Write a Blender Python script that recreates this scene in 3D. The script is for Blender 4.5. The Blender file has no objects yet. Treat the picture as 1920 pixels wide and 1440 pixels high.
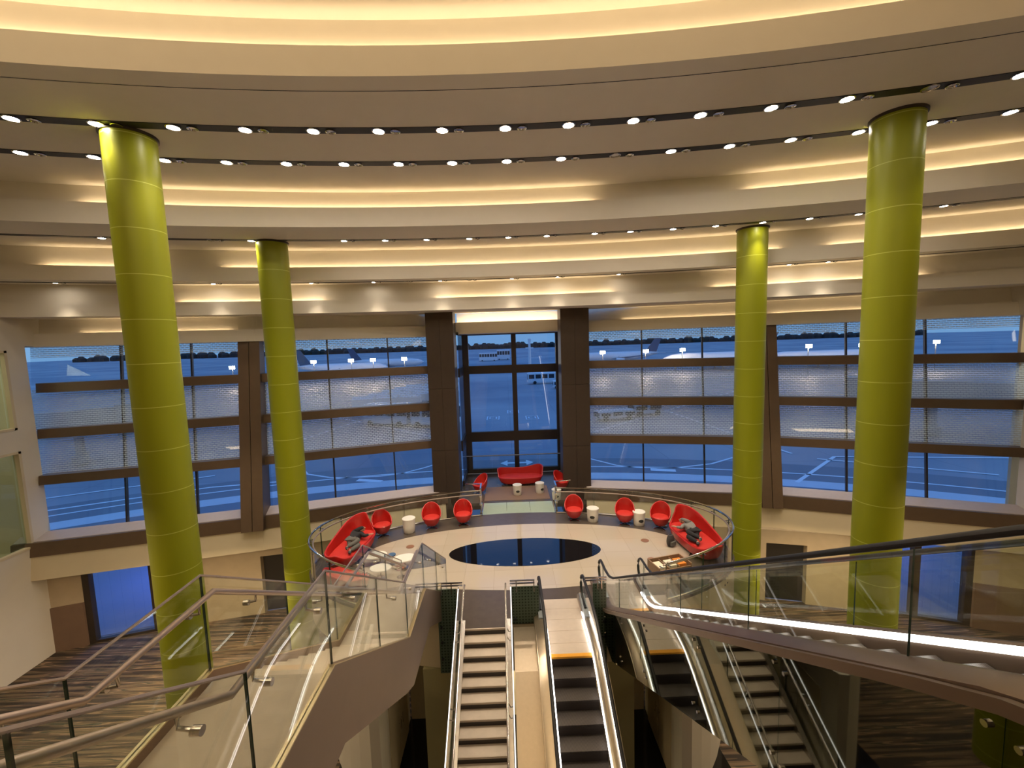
import bpy, math, random
from math import sin, cos, pi, sqrt, atan2, radians
from mathutils import Vector, Matrix
random.seed(7)
S = bpy.context.scene
C = S.collection
# ------------------------------------------------------------------ camera
cam = bpy.data.cameras.new('camera'); co = bpy.data.objects.new('camera', cam); C.objects.link(co)
R = Vector((0.99936918, -0.0155648, -0.03192154)); U = Vector((0.03326343, 0.09534965, 0.99488793)); F = Vector((0.01244153, 0.99532215, -0.09580724))
m = Matrix(((R.x, U.x, -F.x, -.33), (R.y, U.y, -F.y, 0), (R.z, U.z, -F.z, 7.0), (0, 0, 0, 1)))
co.matrix_world = m
cam.sensor_width = 36; cam.sensor_fit = 'HORIZONTAL'; cam.lens = 15.0; cam.clip_start = .05; cam.clip_end = 4000
S.camera = co
# ------------------------------------------------------------------ view and world (blue dusk sky)
S.view_settings.view_transform = 'Standard'; S.view_settings.look = 'None'; S.view_settings.gamma = 1
S.view_settings.use_curve_mapping = False; S.view_settings.exposure = 0.0
W = bpy.data.worlds.new('dusk'); S.world = W; W.use_nodes = True
wn = W.node_tree.nodes; wl = W.node_tree.links
bg = wn['Background']; tc = wn.new('ShaderNodeTexCoord'); sx = wn.new('ShaderNodeSeparateXYZ'); rp = wn.new('ShaderNodeValToRGB')
wl.new(tc.outputs['Generated'], sx.inputs[0]); wl.new(sx.outputs['Z'], rp.inputs[0]); wl.new(rp.outputs[0], bg.inputs[0])
rp.color_ramp.elements[0].position = 0; rp.color_ramp.elements[0].color = (.13, .27, .47, 1)
rp.color_ramp.elements[1].position = .5; rp.color_ramp.elements[1].color = (.10, .25, .60, 1)
bg.inputs[1].default_value = 1.5
# ------------------------------------------------------------------ area lights without fixtures, put in to light the hall
def area(name, loc, sx_, sy_, e, col=(1, .80, .56), rot=(0, 0, 0)):
    l = bpy.data.lights.new(name, 'AREA'); l.shape = 'RECTANGLE'; l.size = sx_; l.size_y = sy_; l.energy = e; l.color = col
    o = bpy.data.objects.new(name, l); C.objects.link(o); o.location = loc; o.rotation_euler = rot; return o
area('hall_fill', (-6, 1.5, 12.8), 7, 3, 170); area('hall_fill', (6, 1.5, 12.8), 7, 3, 170)  # unseen lights added to brighten the hall
area('dome_fill', (-3, 3.5, 11.0), 16, 1.2, 360, (1, .78, .5), (pi, 0, 0))  # upward light added to brighten the upper ceiling, no fixture
area('undercroft_fill', (0, 11.4, -1.42), 5, .8, 230, (1, .85, .6))  # added light that brightens the walls under the platform
for sx_ in (-1, 1):
    area('lower_hall_fill', (sx_ * 11.5, 14.2, -1.0), 4, 1, 190, (1, .75, .45))
    area('lower_hall_fill', (sx_ * 12, 7, 3.5), 3, 3, 260, (1, .75, .45))
# ------------------------------------------------------------------ materials
M = {}
def nodes(name):
    m = bpy.data.materials.new(name); m.use_nodes = True; M[name] = m
    return m, m.node_tree.nodes, m.node_tree.links, m.node_tree.nodes['Principled BSDF']
def pbr(name, col, rough=.5, metal=0, noise=0, nscale=8, spec=.5, coat=0, bump=0, ior=1.5):
    m, n, l, b = nodes(name)
    b.inputs['Base Color'].default_value = (*col, 1); b.inputs['Roughness'].default_value = rough; b.inputs['Metallic'].default_value = metal
    b.inputs['Specular IOR Level'].default_value = spec; b.inputs['Coat Weight'].default_value = coat; b.inputs['IOR'].default_value = ior
    g = n.new('ShaderNodeNewGeometry'); t = n.new('ShaderNodeTexNoise'); t.inputs['Scale'].default_value = nscale; l.new(g.outputs['Position'], t.inputs['Vector'])
    mx = n.new('ShaderNodeMix'); mx.data_type = 'RGBA'; mx.inputs['Factor'].default_value = noise
    mx.inputs['A'].default_value = (*col, 1); k = n.new('ShaderNodeMix'); k.data_type = 'RGBA'
    k.inputs['A'].default_value = (*[c * .45 for c in col], 1); k.inputs['B'].default_value = (*[min(1, c * 1.5) for c in col], 1)
    l.new(t.outputs['Fac'], k.inputs['Factor']); l.new(k.outputs['Result'], mx.inputs['B']); l.new(mx.outputs['Result'], b.inputs['Base Color'])
    if bump:
        bp = n.new('ShaderNodeBump'); bp.inputs['Strength'].default_value = bump; l.new(t.outputs['Fac'], bp.inputs['Height']); l.new(bp.outputs[0], b.inputs['Normal'])
    return m
def math_(n, l, op, a, b=None, c=None):
    q = n.new('ShaderNodeMath'); q.operation = op
    for i, v in enumerate((a, b, c)):
        if v is None: continue
        if isinstance(v, (int, float)): q.inputs[i].default_value = v
        else: l.new(v, q.inputs[i])
    return q.outputs[0]
def mixc(n, l, fac, a, b):
    q = n.new('ShaderNodeMix'); q.data_type = 'RGBA'
    for k, v in (('Factor', fac), ('A', a), ('B', b)):
        if isinstance(v, (int, float)): q.inputs[k].default_value = v
        elif isinstance(v, tuple): q.inputs[k].default_value = (*v, 1)
        else: l.new(v, q.inputs[k])
    return q.outputs['Result']
def glass(name, tint, ior=1.5, rough=0.0, frit=None, gloss=(1, 1, 1)):
    m, n, l, b = nodes(name); n.remove(b); out = n['Material Output']
    t = n.new('ShaderNodeBsdfTransparent'); t.inputs[0].default_value = (*tint, 1)
    g = n.new('ShaderNodeBsdfGlossy'); g.inputs['Roughness'].default_value = rough; g.inputs[0].default_value = (*gloss, 1)
    fr = n.new('ShaderNodeLayerWeight'); fr.inputs['Blend'].default_value = .5; f0 = ((ior - 1) / (ior + 1)) ** 2
    frs = math_(n, l, 'MULTIPLY_ADD', math_(n, l, 'POWER', fr.outputs['Facing'], 5.0), 1 - f0, f0)
    mx = n.new('ShaderNodeMixShader'); base = t.outputs[0]
    if frit:
        d = n.new('ShaderNodeBsdfDiffuse'); d.inputs[0].default_value = (.85, .95, 1, 1)
        geo = n.new('ShaderNodeNewGeometry'); sp = n.new('ShaderNodeSeparateXYZ'); l.new(geo.outputs['Position'], sp.inputs[0])
        cb = n.new('ShaderNodeCombineXYZ'); l.new(sp.outputs['X'], cb.inputs[0]); l.new(sp.outputs['Z'], cb.inputs[1])
        bt = n.new('ShaderNodeTexBrick'); l.new(cb.outputs[0], bt.inputs['Vector']); bt.inputs['Scale'].default_value = 1
        bt.inputs['Brick Width'].default_value = .16; bt.inputs['Row Height'].default_value = .08; bt.inputs['Mortar Size'].default_value = .013
        bt.inputs['Mortar Smooth'].default_value = .1
        fac = math_(n, l, 'ADD', math_(n, l, 'MULTIPLY', math_(n, l, 'SUBTRACT', 1.0, bt.outputs['Fac']), frit), .02)
        if name == 'frit_band': fac = math_(n, l, 'MULTIPLY', fac, math_(n, l, 'GREATER_THAN', sp.outputs['Z'], 7.0))
        m2 = n.new('ShaderNodeMixShader'); l.new(fac, m2.inputs[0]); l.new(t.outputs[0], m2.inputs[1]); l.new(d.outputs[0], m2.inputs[2]); base = m2.outputs[0]
    l.new(frs, mx.inputs[0]); l.new(base, mx.inputs[1]); l.new(g.outputs[0], mx.inputs[2]); l.new(mx.outputs[0], out.inputs[0])
    return m
def emit(name, col, s):
    m, n, l, b = nodes(name); b.inputs['Base Color'].default_value = (0, 0, 0, 1)
    b.inputs['Emission Color'].default_value = (*col, 1); b.inputs['Emission Strength'].default_value = s; return m
pbr('pillar', (.085, .06, .045), .45, .4, noise=.15)
pbr('plaster', (.84, .77, .65), .9, spec=.1, noise=.05, nscale=3)
pbr('wall_white', (.72, .66, .56), .75, noise=.06, nscale=2)
pbr('wall_cream', (.66, .56, .38), .7, noise=.06, nscale=2)
pbr('bronze', (.17, .115, .075), .42, .55, noise=.15, nscale=4)
pbr('dark_bronze', (.06, .045, .035), .45, .4, noise=.1, nscale=4)
pbr('sill_metal', (.52, .45, .42), .45, .1, noise=.1)
pbr('brushed', (.50, .41, .30), .3, .85, noise=.12, nscale=14)
pbr('stringer', (.27, .19, .14), .36, .75, noise=.12, nscale=3)
pbr('gold_cap', (.66, .54, .32), .28, .9, noise=.15, nscale=9)
pbr('steel', (.62, .58, .54), .22, .95, noise=.1, nscale=16)
pbr('chrome', (.75, .73, .7), .12, 1, noise=.03)
pbr('rail_satin', (.50, .40, .34), .34, .8, noise=.06)
pbr('rubber', (.012, .011, .011), .5, 0, noise=.1)
pbr('red_shell', (.46, .014, .010), .32, 0, noise=.04, coat=.3)
pbr('red_cushion', (.52, .022, .015), .6, 0, noise=.08, nscale=20)
pbr('white_plastic', (.78, .74, .66), .35, noise=.04)
pbr('dark_hole', (.03, .028, .025), .8, noise=.1)
pbr('black_track', (.008, .007, .006), .5, noise=.1)
pbr('step_cream', (.55, .46, .37), .42, noise=.25, nscale=5)
pbr('riser_dark', (.03, .022, .018), .4, noise=.2)
pbr('nosing', (.10, .085, .07), .5, noise=.2, nscale=30)
pbr('stone_dark', (.085, .066, .052), .26, 0, noise=.25, nscale=5)
pbr('inlay', (.004, .004, .006), .025, 0, noise=0, spec=.5, ior=1.6)
pbr('black_floor', (.012, .011, .011), .09, 0, noise=.2, nscale=3)
pbr('brown_wall', (.20, .125, .085), .6, noise=.2, nscale=3)
pbr('stone_panel', (.50, .40, .27), .6, noise=.2, nscale=3)
pbr('olive_wall', (.42, .38, .20), .6, noise=.1, nscale=2)
pbr('door_dark', (.03, .027, .024), .35, noise=.2)
pbr('yellow_comb', (.75, .33, .02), .4, noise=.15, nscale=30)
pbr('plate', (.72, .60, .48), .3, .35, noise=.12, nscale=10)
pbr('skin', (.55, .30, .2), .6, noise=.08)
pbr('jacket_dark', (.018, .017, .02), .85, noise=.3, nscale=25, bump=.3)
pbr('trouser_grey', (.12, .115, .105), .9, noise=.3, nscale=25, bump=.3)
pbr('hoodie_grey', (.20, .19, .18), .9, noise=.4, nscale=25, bump=.3)
pbr('hair_dark', (.02, .014, .01), .7, noise=.3, nscale=60)
pbr('shoe', (.05, .045, .045), .7, noise=.3)
pbr('wood_box', (.30, .18, .10), .55, noise=.3, nscale=12)
pbr('paper', (.75, .66, .5), .7, noise=.2, nscale=20)
pbr('paper_orange', (.85, .25, .03), .6, noise=.2, nscale=20)
pbr('blue_top', (.06, .12, .22), .4, noise=.1)
pbr('brown_top', (.24, .11, .06), .4, noise=.1)
pbr('plane_white', (.75, .76, .78), .4, noise=.05)
pbr('plane_tail', (.05, .09, .17), .4, noise=.1)
pbr('vehicle_white', (.8, .8, .8), .4, noise=.05)
pbr('vehicle_glass', (.02, .03, .04), .1, noise=0)
pbr('paint_white', (.85, .87, .9), .6, noise=.1)
pbr('curb', (.62, .64, .68), .6, noise=.15, nscale=1)
pbr('asphalt_dark', (.20, .215, .25), .7, noise=.2, nscale=.3)
pbr('tree_dark', (.02, .03, .03), .9, noise=.5, nscale=.1)
pbr('grey_metal', (.3, .32, .34), .5, .3, noise=.2, nscale=2)
glass('clear_glass', (.93, .97, .94)); glass('rail_glass', (.945, .97, .945), 1.42)
glass('window_glass', (.9, .93, .96), 1.45); glass('frit_glass', (.9, .92, .95), 1.45, frit=.6); glass('frit_band', (.9, .93, .96), 1.45, frit=.5)
glass('bay_glass', (.85, .91, .97), 1.45); glass('dot_glass', (.30, .42, .34), 1.5, .03)
glass('mirror_cladding', (.30, .31, .25), 2.6, .02, gloss=(.8, .82, .74)); glass('side_glass', (.75, .83, .78), 1.5)
pbr('bridge_slab', (.36, .44, .36), .08, noise=.1)
pbr('glass_edge', (.03, .06, .045), .2, noise=.1)
emit('cove_light', (1, .78, .50), 15); emit('lamp_lens', (1, .88, .74), 110); emit('led', (1, .93, .9), 7); emit('led_soft', (1, .93, .88), 2.2)
emit('reflected_glow', (1, .75, .45), 250); emit('dots', (1, .8, .5), 20); emit('blue_led', (.1, .2, 1), 25)
# green columns with a pale seam every metre
m, n, l, b = nodes('green_column'); g = n.new('ShaderNodeNewGeometry'); sp = n.new('ShaderNodeSeparateXYZ'); l.new(g.outputs['Position'], sp.inputs[0])
fr_ = math_(n, l, 'FRACT', math_(n, l, 'ADD', math_(n, l, 'MULTIPLY', sp.outputs['Z'], 1.0), .22)); seam = math_(n, l, 'LESS_THAN', fr_, .018)
l.new(mixc(n, l, seam, (.28, .305, .006), (.50, .53, .10)), b.inputs['Base Color']); b.inputs['Roughness'].default_value = .42
# glossy cream tiles
m, n, l, b = nodes('stone_tile'); g = n.new('ShaderNodeNewGeometry'); bt = n.new('ShaderNodeTexBrick'); l.new(g.outputs['Position'], bt.inputs['Vector'])
bt.inputs['Scale'].default_value = 1; bt.offset = 0; bt.inputs['Brick Width'].default_value = .9; bt.inputs['Row Height'].default_value = .9; bt.inputs['Mortar Size'].default_value = .006
bt.inputs['Color1'].default_value = (.46, .39, .31, 1); bt.inputs['Color2'].default_value = (.43, .365, .29, 1); bt.inputs['Mortar'].default_value = (.36, .30, .23, 1)
l.new(bt.outputs[0], b.inputs['Base Color']); b.inputs['Roughness'].default_value = .10; b.inputs['IOR'].default_value = 1.6
# striped carpet
m, n, l, b = nodes('carpet'); g = n.new('ShaderNodeNewGeometry'); mp = n.new('ShaderNodeMapping'); l.new(g.outputs['Position'], mp.inputs[0]); mp.inputs['Scale'].default_value = (.25, 5.5, 1)
t = n.new('ShaderNodeTexNoise'); t.inputs['Scale'].default_value = 1.6; t.inputs['Detail'].default_value = 1; l.new(mp.outputs[0], t.inputs['Vector'])
r_ = n.new('ShaderNodeValToRGB'); l.new(t.outputs['Fac'], r_.inputs[0]); r_.color_ramp.interpolation = 'CONSTANT'
e = r_.color_ramp.elements; e[0].position = 0; e[0].color = (.03, .02, .012, 1); e[1].position = .44; e[1].color = (.09, .055, .03, 1)
q = e.new(.52); q.color = (.24, .15, .09, 1); q = e.new(.56); q.color = (.05, .045, .025, 1); q = e.new(.62); q.color = (.17, .11, .06, 1)
l.new(r_.outputs[0], b.inputs['Base Color']); b.inputs['Roughness'].default_value = .8
# escalator step: fine grooves
m, n, l, b = nodes('step_dark'); g = n.new('ShaderNodeNewGeometry'); sp = n.new('ShaderNodeSeparateXYZ'); l.new(g.outputs['Position'], sp.inputs[0])
fr_ = math_(n, l, 'FRACT', math_(n, l, 'MULTIPLY', sp.outputs['X'], 60)); l.new(mixc(n, l, math_(n, l, 'LESS_THAN', fr_, .5), (.11, .09, .075), (.03, .025, .022)), b.inputs['Base Color'])
b.inputs['Roughness'].default_value = .4; b.inputs['Metallic'].default_value = .5
# dotted green glass guard
m, n, l, b = nodes('frit_green'); g = n.new('ShaderNodeNewGeometry'); sp = n.new('ShaderNodeSeparateXYZ'); l.new(g.outputs['Position'], sp.inputs[0])
dx = math_(n, l, 'ABSOLUTE', math_(n, l, 'SUBTRACT', math_(n, l, 'FRACT', math_(n, l, 'MULTIPLY', sp.outputs['X'], 13)), .5)); dz = math_(n, l, 'ABSOLUTE', math_(n, l, 'SUBTRACT', math_(n, l, 'FRACT', math_(n, l, 'MULTIPLY', sp.outputs['Z'], 13)), .5))
dd = math_(n, l, 'LESS_THAN', math_(n, l, 'MAXIMUM', dx, dz), .24); l.new(mixc(n, l, dd, (.10, .135, .10), (.03, .045, .035)), b.inputs['Base Color']); b.inputs['Roughness'].default_value = .15
# apron concrete
m, n, l, b = nodes('apron'); g = n.new('ShaderNodeNewGeometry'); t = n.new('ShaderNodeTexNoise'); t.inputs['Scale'].default_value = .025; t.inputs['Detail'].default_value = 4; l.new(g.outputs['Position'], t.inputs['Vector'])
bt = n.new('ShaderNodeTexBrick'); l.new(g.outputs['Position'], bt.inputs['Vector']); bt.inputs['Scale'].default_value = 1; bt.inputs['Brick Width'].default_value = 7.5; bt.inputs['Row Height'].default_value = 7.5; bt.offset = 0; bt.inputs['Mortar Size'].default_value = .04
bt.inputs['Color1'].default_value = (.36, .37, .40, 1); bt.inputs['Color2'].default_value = (.32, .33, .36, 1); bt.inputs['Mortar'].default_value = (.24, .25, .28, 1)
r_ = n.new('ShaderNodeValToRGB'); l.new(t.outputs['Fac'], r_.inputs[0]); r_.color_ramp.elements[0].position = .42; r_.color_ramp.elements[0].color = (.55, .6, .7, 1); r_.color_ramp.elements[1].position = .58; r_.color_ramp.elements[1].color = (1, 1, 1, 1)
mm = n.new('ShaderNodeMix'); mm.data_type = 'RGBA'; mm.blend_type = 'MULTIPLY'; mm.inputs['Factor'].default_value = 1; l.new(bt.outputs[0], mm.inputs['A']); l.new(r_.outputs[0], mm.inputs['B']); l.new(mm.outputs['Result'], b.inputs['Base Color'])
b.inputs['Roughness'].default_value = .55
# ------------------------------------------------------------------ helpers
class MB:
    def __init__(s): s.v = []; s.f = []; s.mi = []
    def add(s, v, f, mi=0):
        o = len(s.v); s.v += [tuple(p) for p in v]; s.f += [tuple(i + o for i in q) for q in f]; s.mi += ([mi] * len(f) if isinstance(mi, int) else list(mi)); return s
    def box(s, x0, y0, z0, x1, y1, z1, mi=0):
        v = [(x, y, z) for z in (z0, z1) for y in (y0, y1) for x in (x0, x1)]
        return s.add(v, [(0, 2, 3, 1), (4, 5, 7, 6), (0, 1, 5, 4), (2, 6, 7, 3), (0, 4, 6, 2), (1, 3, 7, 5)], mi)
    def hexa(s, a, b, mi=0, rim=None):      # two matching polygons a, b joined
        k = len(a); f = [tuple(range(k))[::-1], tuple(range(k, 2 * k))] + [(i, (i + 1) % k, k + (i + 1) % k, k + i) for i in range(k)]
        return s.add(list(a) + list(b), f, [mi, mi] + [mi if rim is None else rim] * k)
    def yz(s, pts, x0, x1, mi=0, rim=None): return s.hexa([(x0, p[0], p[1]) for p in pts], [(x1, p[0], p[1]) for p in pts], mi, rim)
    def xy(s, pts, z0, z1, mi=0): return s.hexa([(p[0], p[1], z0) for p in pts], [(p[0], p[1], z1) for p in pts], mi)
    def bar(s, p, q, w, h, mi=0):           # rectangular bar between two points, w across, h vertical
        p, q = Vector(p), Vector(q); d = (q - p).normalized(); a = d.cross(Vector((0, 0, 1)));
        if a.length < 1e-4: a = Vector((1, 0, 0))
        a.normalize(); u = a.cross(d).normalized(); c = [(-w / 2, -h / 2), (w / 2, -h / 2), (w / 2, h / 2), (-w / 2, h / 2)]
        return s.hexa([p + a * i + u * j for i, j in c], [q + a * i + u * j for i, j in c], mi)
    def tube(s, path, r, n=8, closed=False, mi=0, sq=1.0, rs=None):
        P = [Vector(p) for p in path]; k = len(P); rings = []; up = Vector((0, 0, 1))
        for i in range(k):
            a = P[(i - 1) % k] if (closed or i) else P[i]; b = P[(i + 1) % k] if (closed or i < k - 1) else P[i]
            d = (b - a).normalized(); x = d.cross(up)
            if x.length < .05: x = prev if i else Vector((1, 0, 0))
            x.normalize(); prev = x; y = x.cross(d).normalized(); rr = rs[i] if rs else r
            rings.append([P[i] + x * cos(2 * pi * j / n) * rr + y * sin(2 * pi * j / n) * rr * sq for j in range(n)])
        v = [p for g in rings for p in g]; f = []
        for i in range(k if closed else k - 1):
            for j in range(n):
                a, b = i * n, ((i + 1) % k) * n; f.append((a + j, a + (j + 1) % n, b + (j + 1) % n, b + j))
        if not closed: f += [tuple(range(n))[::-1], tuple(range((k - 1) * n, k * n))]
        return s.add(v, f, mi)
    def lathe(s, prof, n=24, c=(0, 0), mi=0, sx=1, sy=1):
        v = []; f = []; k = len(prof)
        for r, z in prof: v += [(c[0] + sx * r * cos(2 * pi * j / n), c[1] + sy * r * sin(2 * pi * j / n), z) for j in range(n)]
        for i in range(k - 1):
            for j in range(n): f.append((i * n + j, i * n + (j + 1) % n, (i + 1) * n + (j + 1) % n, (i + 1) * n + j))
        f += [tuple(range(n))[::-1], tuple(range((k - 1) * n, k * n))]
        return s.add(v, f, mi)
    def grid(s, rows, closed=False, mi=0):
        n = len(rows[0]); v = [p for r in rows for p in r]; f = []
        for i in range(len(rows) - 1):
            for j in range(n if closed else n - 1):
                f.append((i * n + j, i * n + (j + 1) % n, (i + 1) * n + (j + 1) % n, (i + 1) * n + j))
        return s.add(v, f, mi)
    def build(s, name, mat, parent=None, smooth=False):
        me = bpy.data.meshes.new(name); off = Vector(parent.location) if parent is not None else Vector((0, 0, 0))
        if parent is not None and parent.parent is not None: off = off + Vector(parent.parent.location)
        me.from_pydata([tuple(Vector(p) - off) for p in s.v], [], s.f)
        for q in (mat if isinstance(mat, (list, tuple)) else [mat]): me.materials.append(M[q])
        me.polygons.foreach_set('material_index', s.mi); me.validate()
        import bmesh
        bm = bmesh.new(); bm.from_mesh(me); bmesh.ops.recalc_face_normals(bm, faces=bm.faces); bm.to_mesh(me); bm.free()
        if smooth:
            me.polygons.foreach_set('use_smooth', [True] * len(me.polygons)); me.set_sharp_from_angle(angle=radians(40))
        o = bpy.data.objects.new(name, me); C.objects.link(o)
        if parent is not None: o.parent = parent
        return o
def thing(name, label, cat, loc=(0, 0, 0), rz=0, group=None):
    o = bpy.data.objects.new(name, None); C.objects.link(o); o.location = loc; o.rotation_euler = (0, 0, rz); o.empty_display_size = .2
    o['label'] = label; o['category'] = cat
    if group: o['group'] = group
    return o
def tag(o, label, cat, group=None):
    o['label'] = label; o['category'] = cat
    if group: o['group'] = group
    return o
def struct(o): o['kind'] = 'structure'; return o
def dup(root, loc=None, rz=None, label=None, group=None):
    def cp(o, par):
        c = o.copy(); C.objects.link(c); c.parent = par
        for ch in list(o.children): cp(ch, c)
        return c
    r = cp(root, None)
    if loc is not None: r.location = loc
    if rz is not None: r.rotation_euler = (0, 0, rz)
    if label: r['label'] = label
    if group: r['group'] = group
    return r
# ------------------------------------------------------------------ ceiling: concentric stepped rings
CX, CY = -1.45, -31.5; XL, XR = -18.35, 18.8; G = -4.5
def ry(r, x): return CY + sqrt(r * r - (x - CX) ** 2)
xs = [XL + (XR - XL) * i / 72 for i in range(73)]
def ring(b, prof, smooth=True):          # prof: list of (r, z)
    b.grid([[(x, ry(r, x), z) for x in xs] for r, z in prof])
cb = MB()
cb.grid([[(x, -6, 12.95) for x in xs], [(x, ry(39.95, x), 12.95) for x in xs]])
tiers = [(39.95, 12.95, 39.80, 12.42, 11.90), (45.74, 11.90, 45.60, 11.40, 10.80), (48.95, 10.80, 48.80, 10.15, 9.65), (50.02, 9.65, 49.88, 9.0, 8.48)]
o = cb.build('ceiling', 'plaster'); struct(o); ceil = o
for k, (rw, zt, rf, zl, zb) in enumerate(tiers):
    b = MB(); ring(b, [(rw, zt), (rw, zl - .16)])
    ring(b, [(rw, zl - .16), (rf + .02, zl - .16), (rf + .02, zl), (rf, zl), (rf, zb)])
    nx = tiers[k + 1][0] if k < 3 else 52.2
    ring(b, [(rf, zb), (nx, zb)])
    struct(b.build('ceiling', 'plaster'))
# cove light strips: lit sections only
lit = [[(XL, XR)], [(-12.3, 2.6), (7.2, 13.9)], [(-16, -12.9), (-10.7, 9.9), (11.5, XR)], [(-13, -7.8), (-3.2, 4.2), (8.2, 15)]]
for (rw, zt, rf, zl, zb), secs in zip(tiers, lit):
    for a, c in secs:
        b = MB(); q = [a + (c - a) * i / 40 for i in range(41)]
        b.grid([[(x, ry(rw - .03, x), zl - .12) for x in q], [(x, ry(rw - .10, x), zl - .12) for x in q]])
        tag(b.build('cove_light_strip', 'cove_light'), 'warm light strip hidden behind the lip of the %s ceiling step' % ['nearest and highest', 'second', 'third', 'fourth and farthest'][tiers.index((rw, zt, rf, zl, zb))], 'light strip', 'cove light strips along the ceiling steps')
b = MB(); ring(b, [(40.25, 11.897), (40.27, 11.897)]); struct(b.build('trim_1', 'black_track'))
ORD = ['first', 'second', 'third', 'fourth', 'fifth', 'sixth', 'seventh', 'eighth', 'ninth', 'tenth', 'eleventh', 'twelfth', 'thirteenth', 'fourteenth', 'fifteenth', 'sixteenth', 'seventeenth']
def make_spot():
    t = thing('ceiling_spotlight', '', 'spotlight')
    MB().lathe([(.14, 0), (.15, -.014), (.125, -.022), (.12, -.004)], 20).build('trim_ring', 'steel', t, True)
    MB().lathe([(.115, -.014), (.06, -.018)], 18).build('lens', 'lamp_lens', t)
    b = MB(); b.lathe([(.10, 0), (.11, -.03), (.095, -.035), (.08, -.01)], 16, c=(.38, 0)); b.build('unlit_lamp', 'chrome', t, True)
    l = bpy.data.lights.new('beam', 'SPOT'); l.energy = 240; l.color = (1, .84, .64); l.spot_size = radians(95); l.spot_blend = .8; l.shadow_soft_size = .1
    lo = bpy.data.objects.new('beam', l); C.objects.link(lo); lo.parent = t; lo.location = (0, 0, -.05)
    return t
spot0 = make_spot(); used = False
tracks = [('nearest', 41.77, 11.9, .27, [(-10.25 + i * 1.44) for i in range(15)], (13,)),
          ('second', 43.55, 11.9, .26, [-11.72, -10.3, -8.8, -7.38, -5.93, -4.47, -3.04, -1.6, -.13, 1.33, 2.76, 4.19, 5.63, 7.05, 8.52, 9.95, 11.38], (10,)),
          ('third', 47.3, 10.8, .2, [-13.2, -10.17, -8.95, -5.91, -4.49, -3.03, -1.5, -.1, 1.28, 2.98, 4.22, 5.66, 7.04, 8.5, 9.87, 11.22, 13.34], (1,)),
          ('farthest', 49.4, 9.65, .12, [-16.2, -11.47, -8.0, -5.6, -4.33, -2.92, -1.72, .03, 1.89, 4.35, 10.56, 11.8], (4, 6))]
for nm, r, z, w, X, dim in tracks:
    b = MB(); ring(b, [(r - w / 2, z), (r - w / 2, z - .012), (r + w / 2, z - .012), (r + w / 2, z)])
    tag(b.build('light_track', 'black_track'), 'curved black light slot, %s of the four across the ceiling' % nm, 'light track', 'ceiling light slots')
    for i, x in enumerate(X):
        p = (x, ry(r, x), z - .012); lb = 'small bright ceiling spotlight, %s from the left in the %s black slot' % (ORD[i], nm)
        g = 'spotlights in the %s ceiling slot' % nm
        if not used: s = spot0; used = True; s.location = p; s['label'] = lb; s['group'] = g
        else: s = dup(spot0, p, 0, lb, g)
        s.rotation_euler = (0, 0, -atan2(x - CX, r))
        s.scale = (1, 1, 1) if z > 11 else (.8, .8, 1) if z > 10 else (.6, .6, 1)
        if i in dim:
            for c in list(s.children):
                if c.name.startswith(('lens', 'beam')): bpy.data.objects.remove(c, do_unlink=True)
            s['label'] = lb.replace('bright', 'unlit')
# ------------------------------------------------------------------ columns
for nm, x, y, z in (('large green round column nearest on the left', -8.62, 10.2, 11.9), ('smaller looking green column farther back on the left', -8.45, 15.6, 10.8),
                    ('large green round column nearest on the right', 8.85, 10.2, 11.9), ('smaller looking green column farther back on the right', 8.65, 15.6, 10.8)):
    t = thing('green_column', nm + ' with pale horizontal seams', 'column', (x, y, G), 0, 'green columns')
    MB().lathe([(.5, G), (.5, z - .03)], 64, c=(x, y)).build('shaft', 'green_column', t, True)
    MB().lathe([(.5, z - .06), (.535, z - .05), (.535, z), (.5, z)], 64, c=(x, y)).build('top_collar', 'dark_bronze', t, True)
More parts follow.
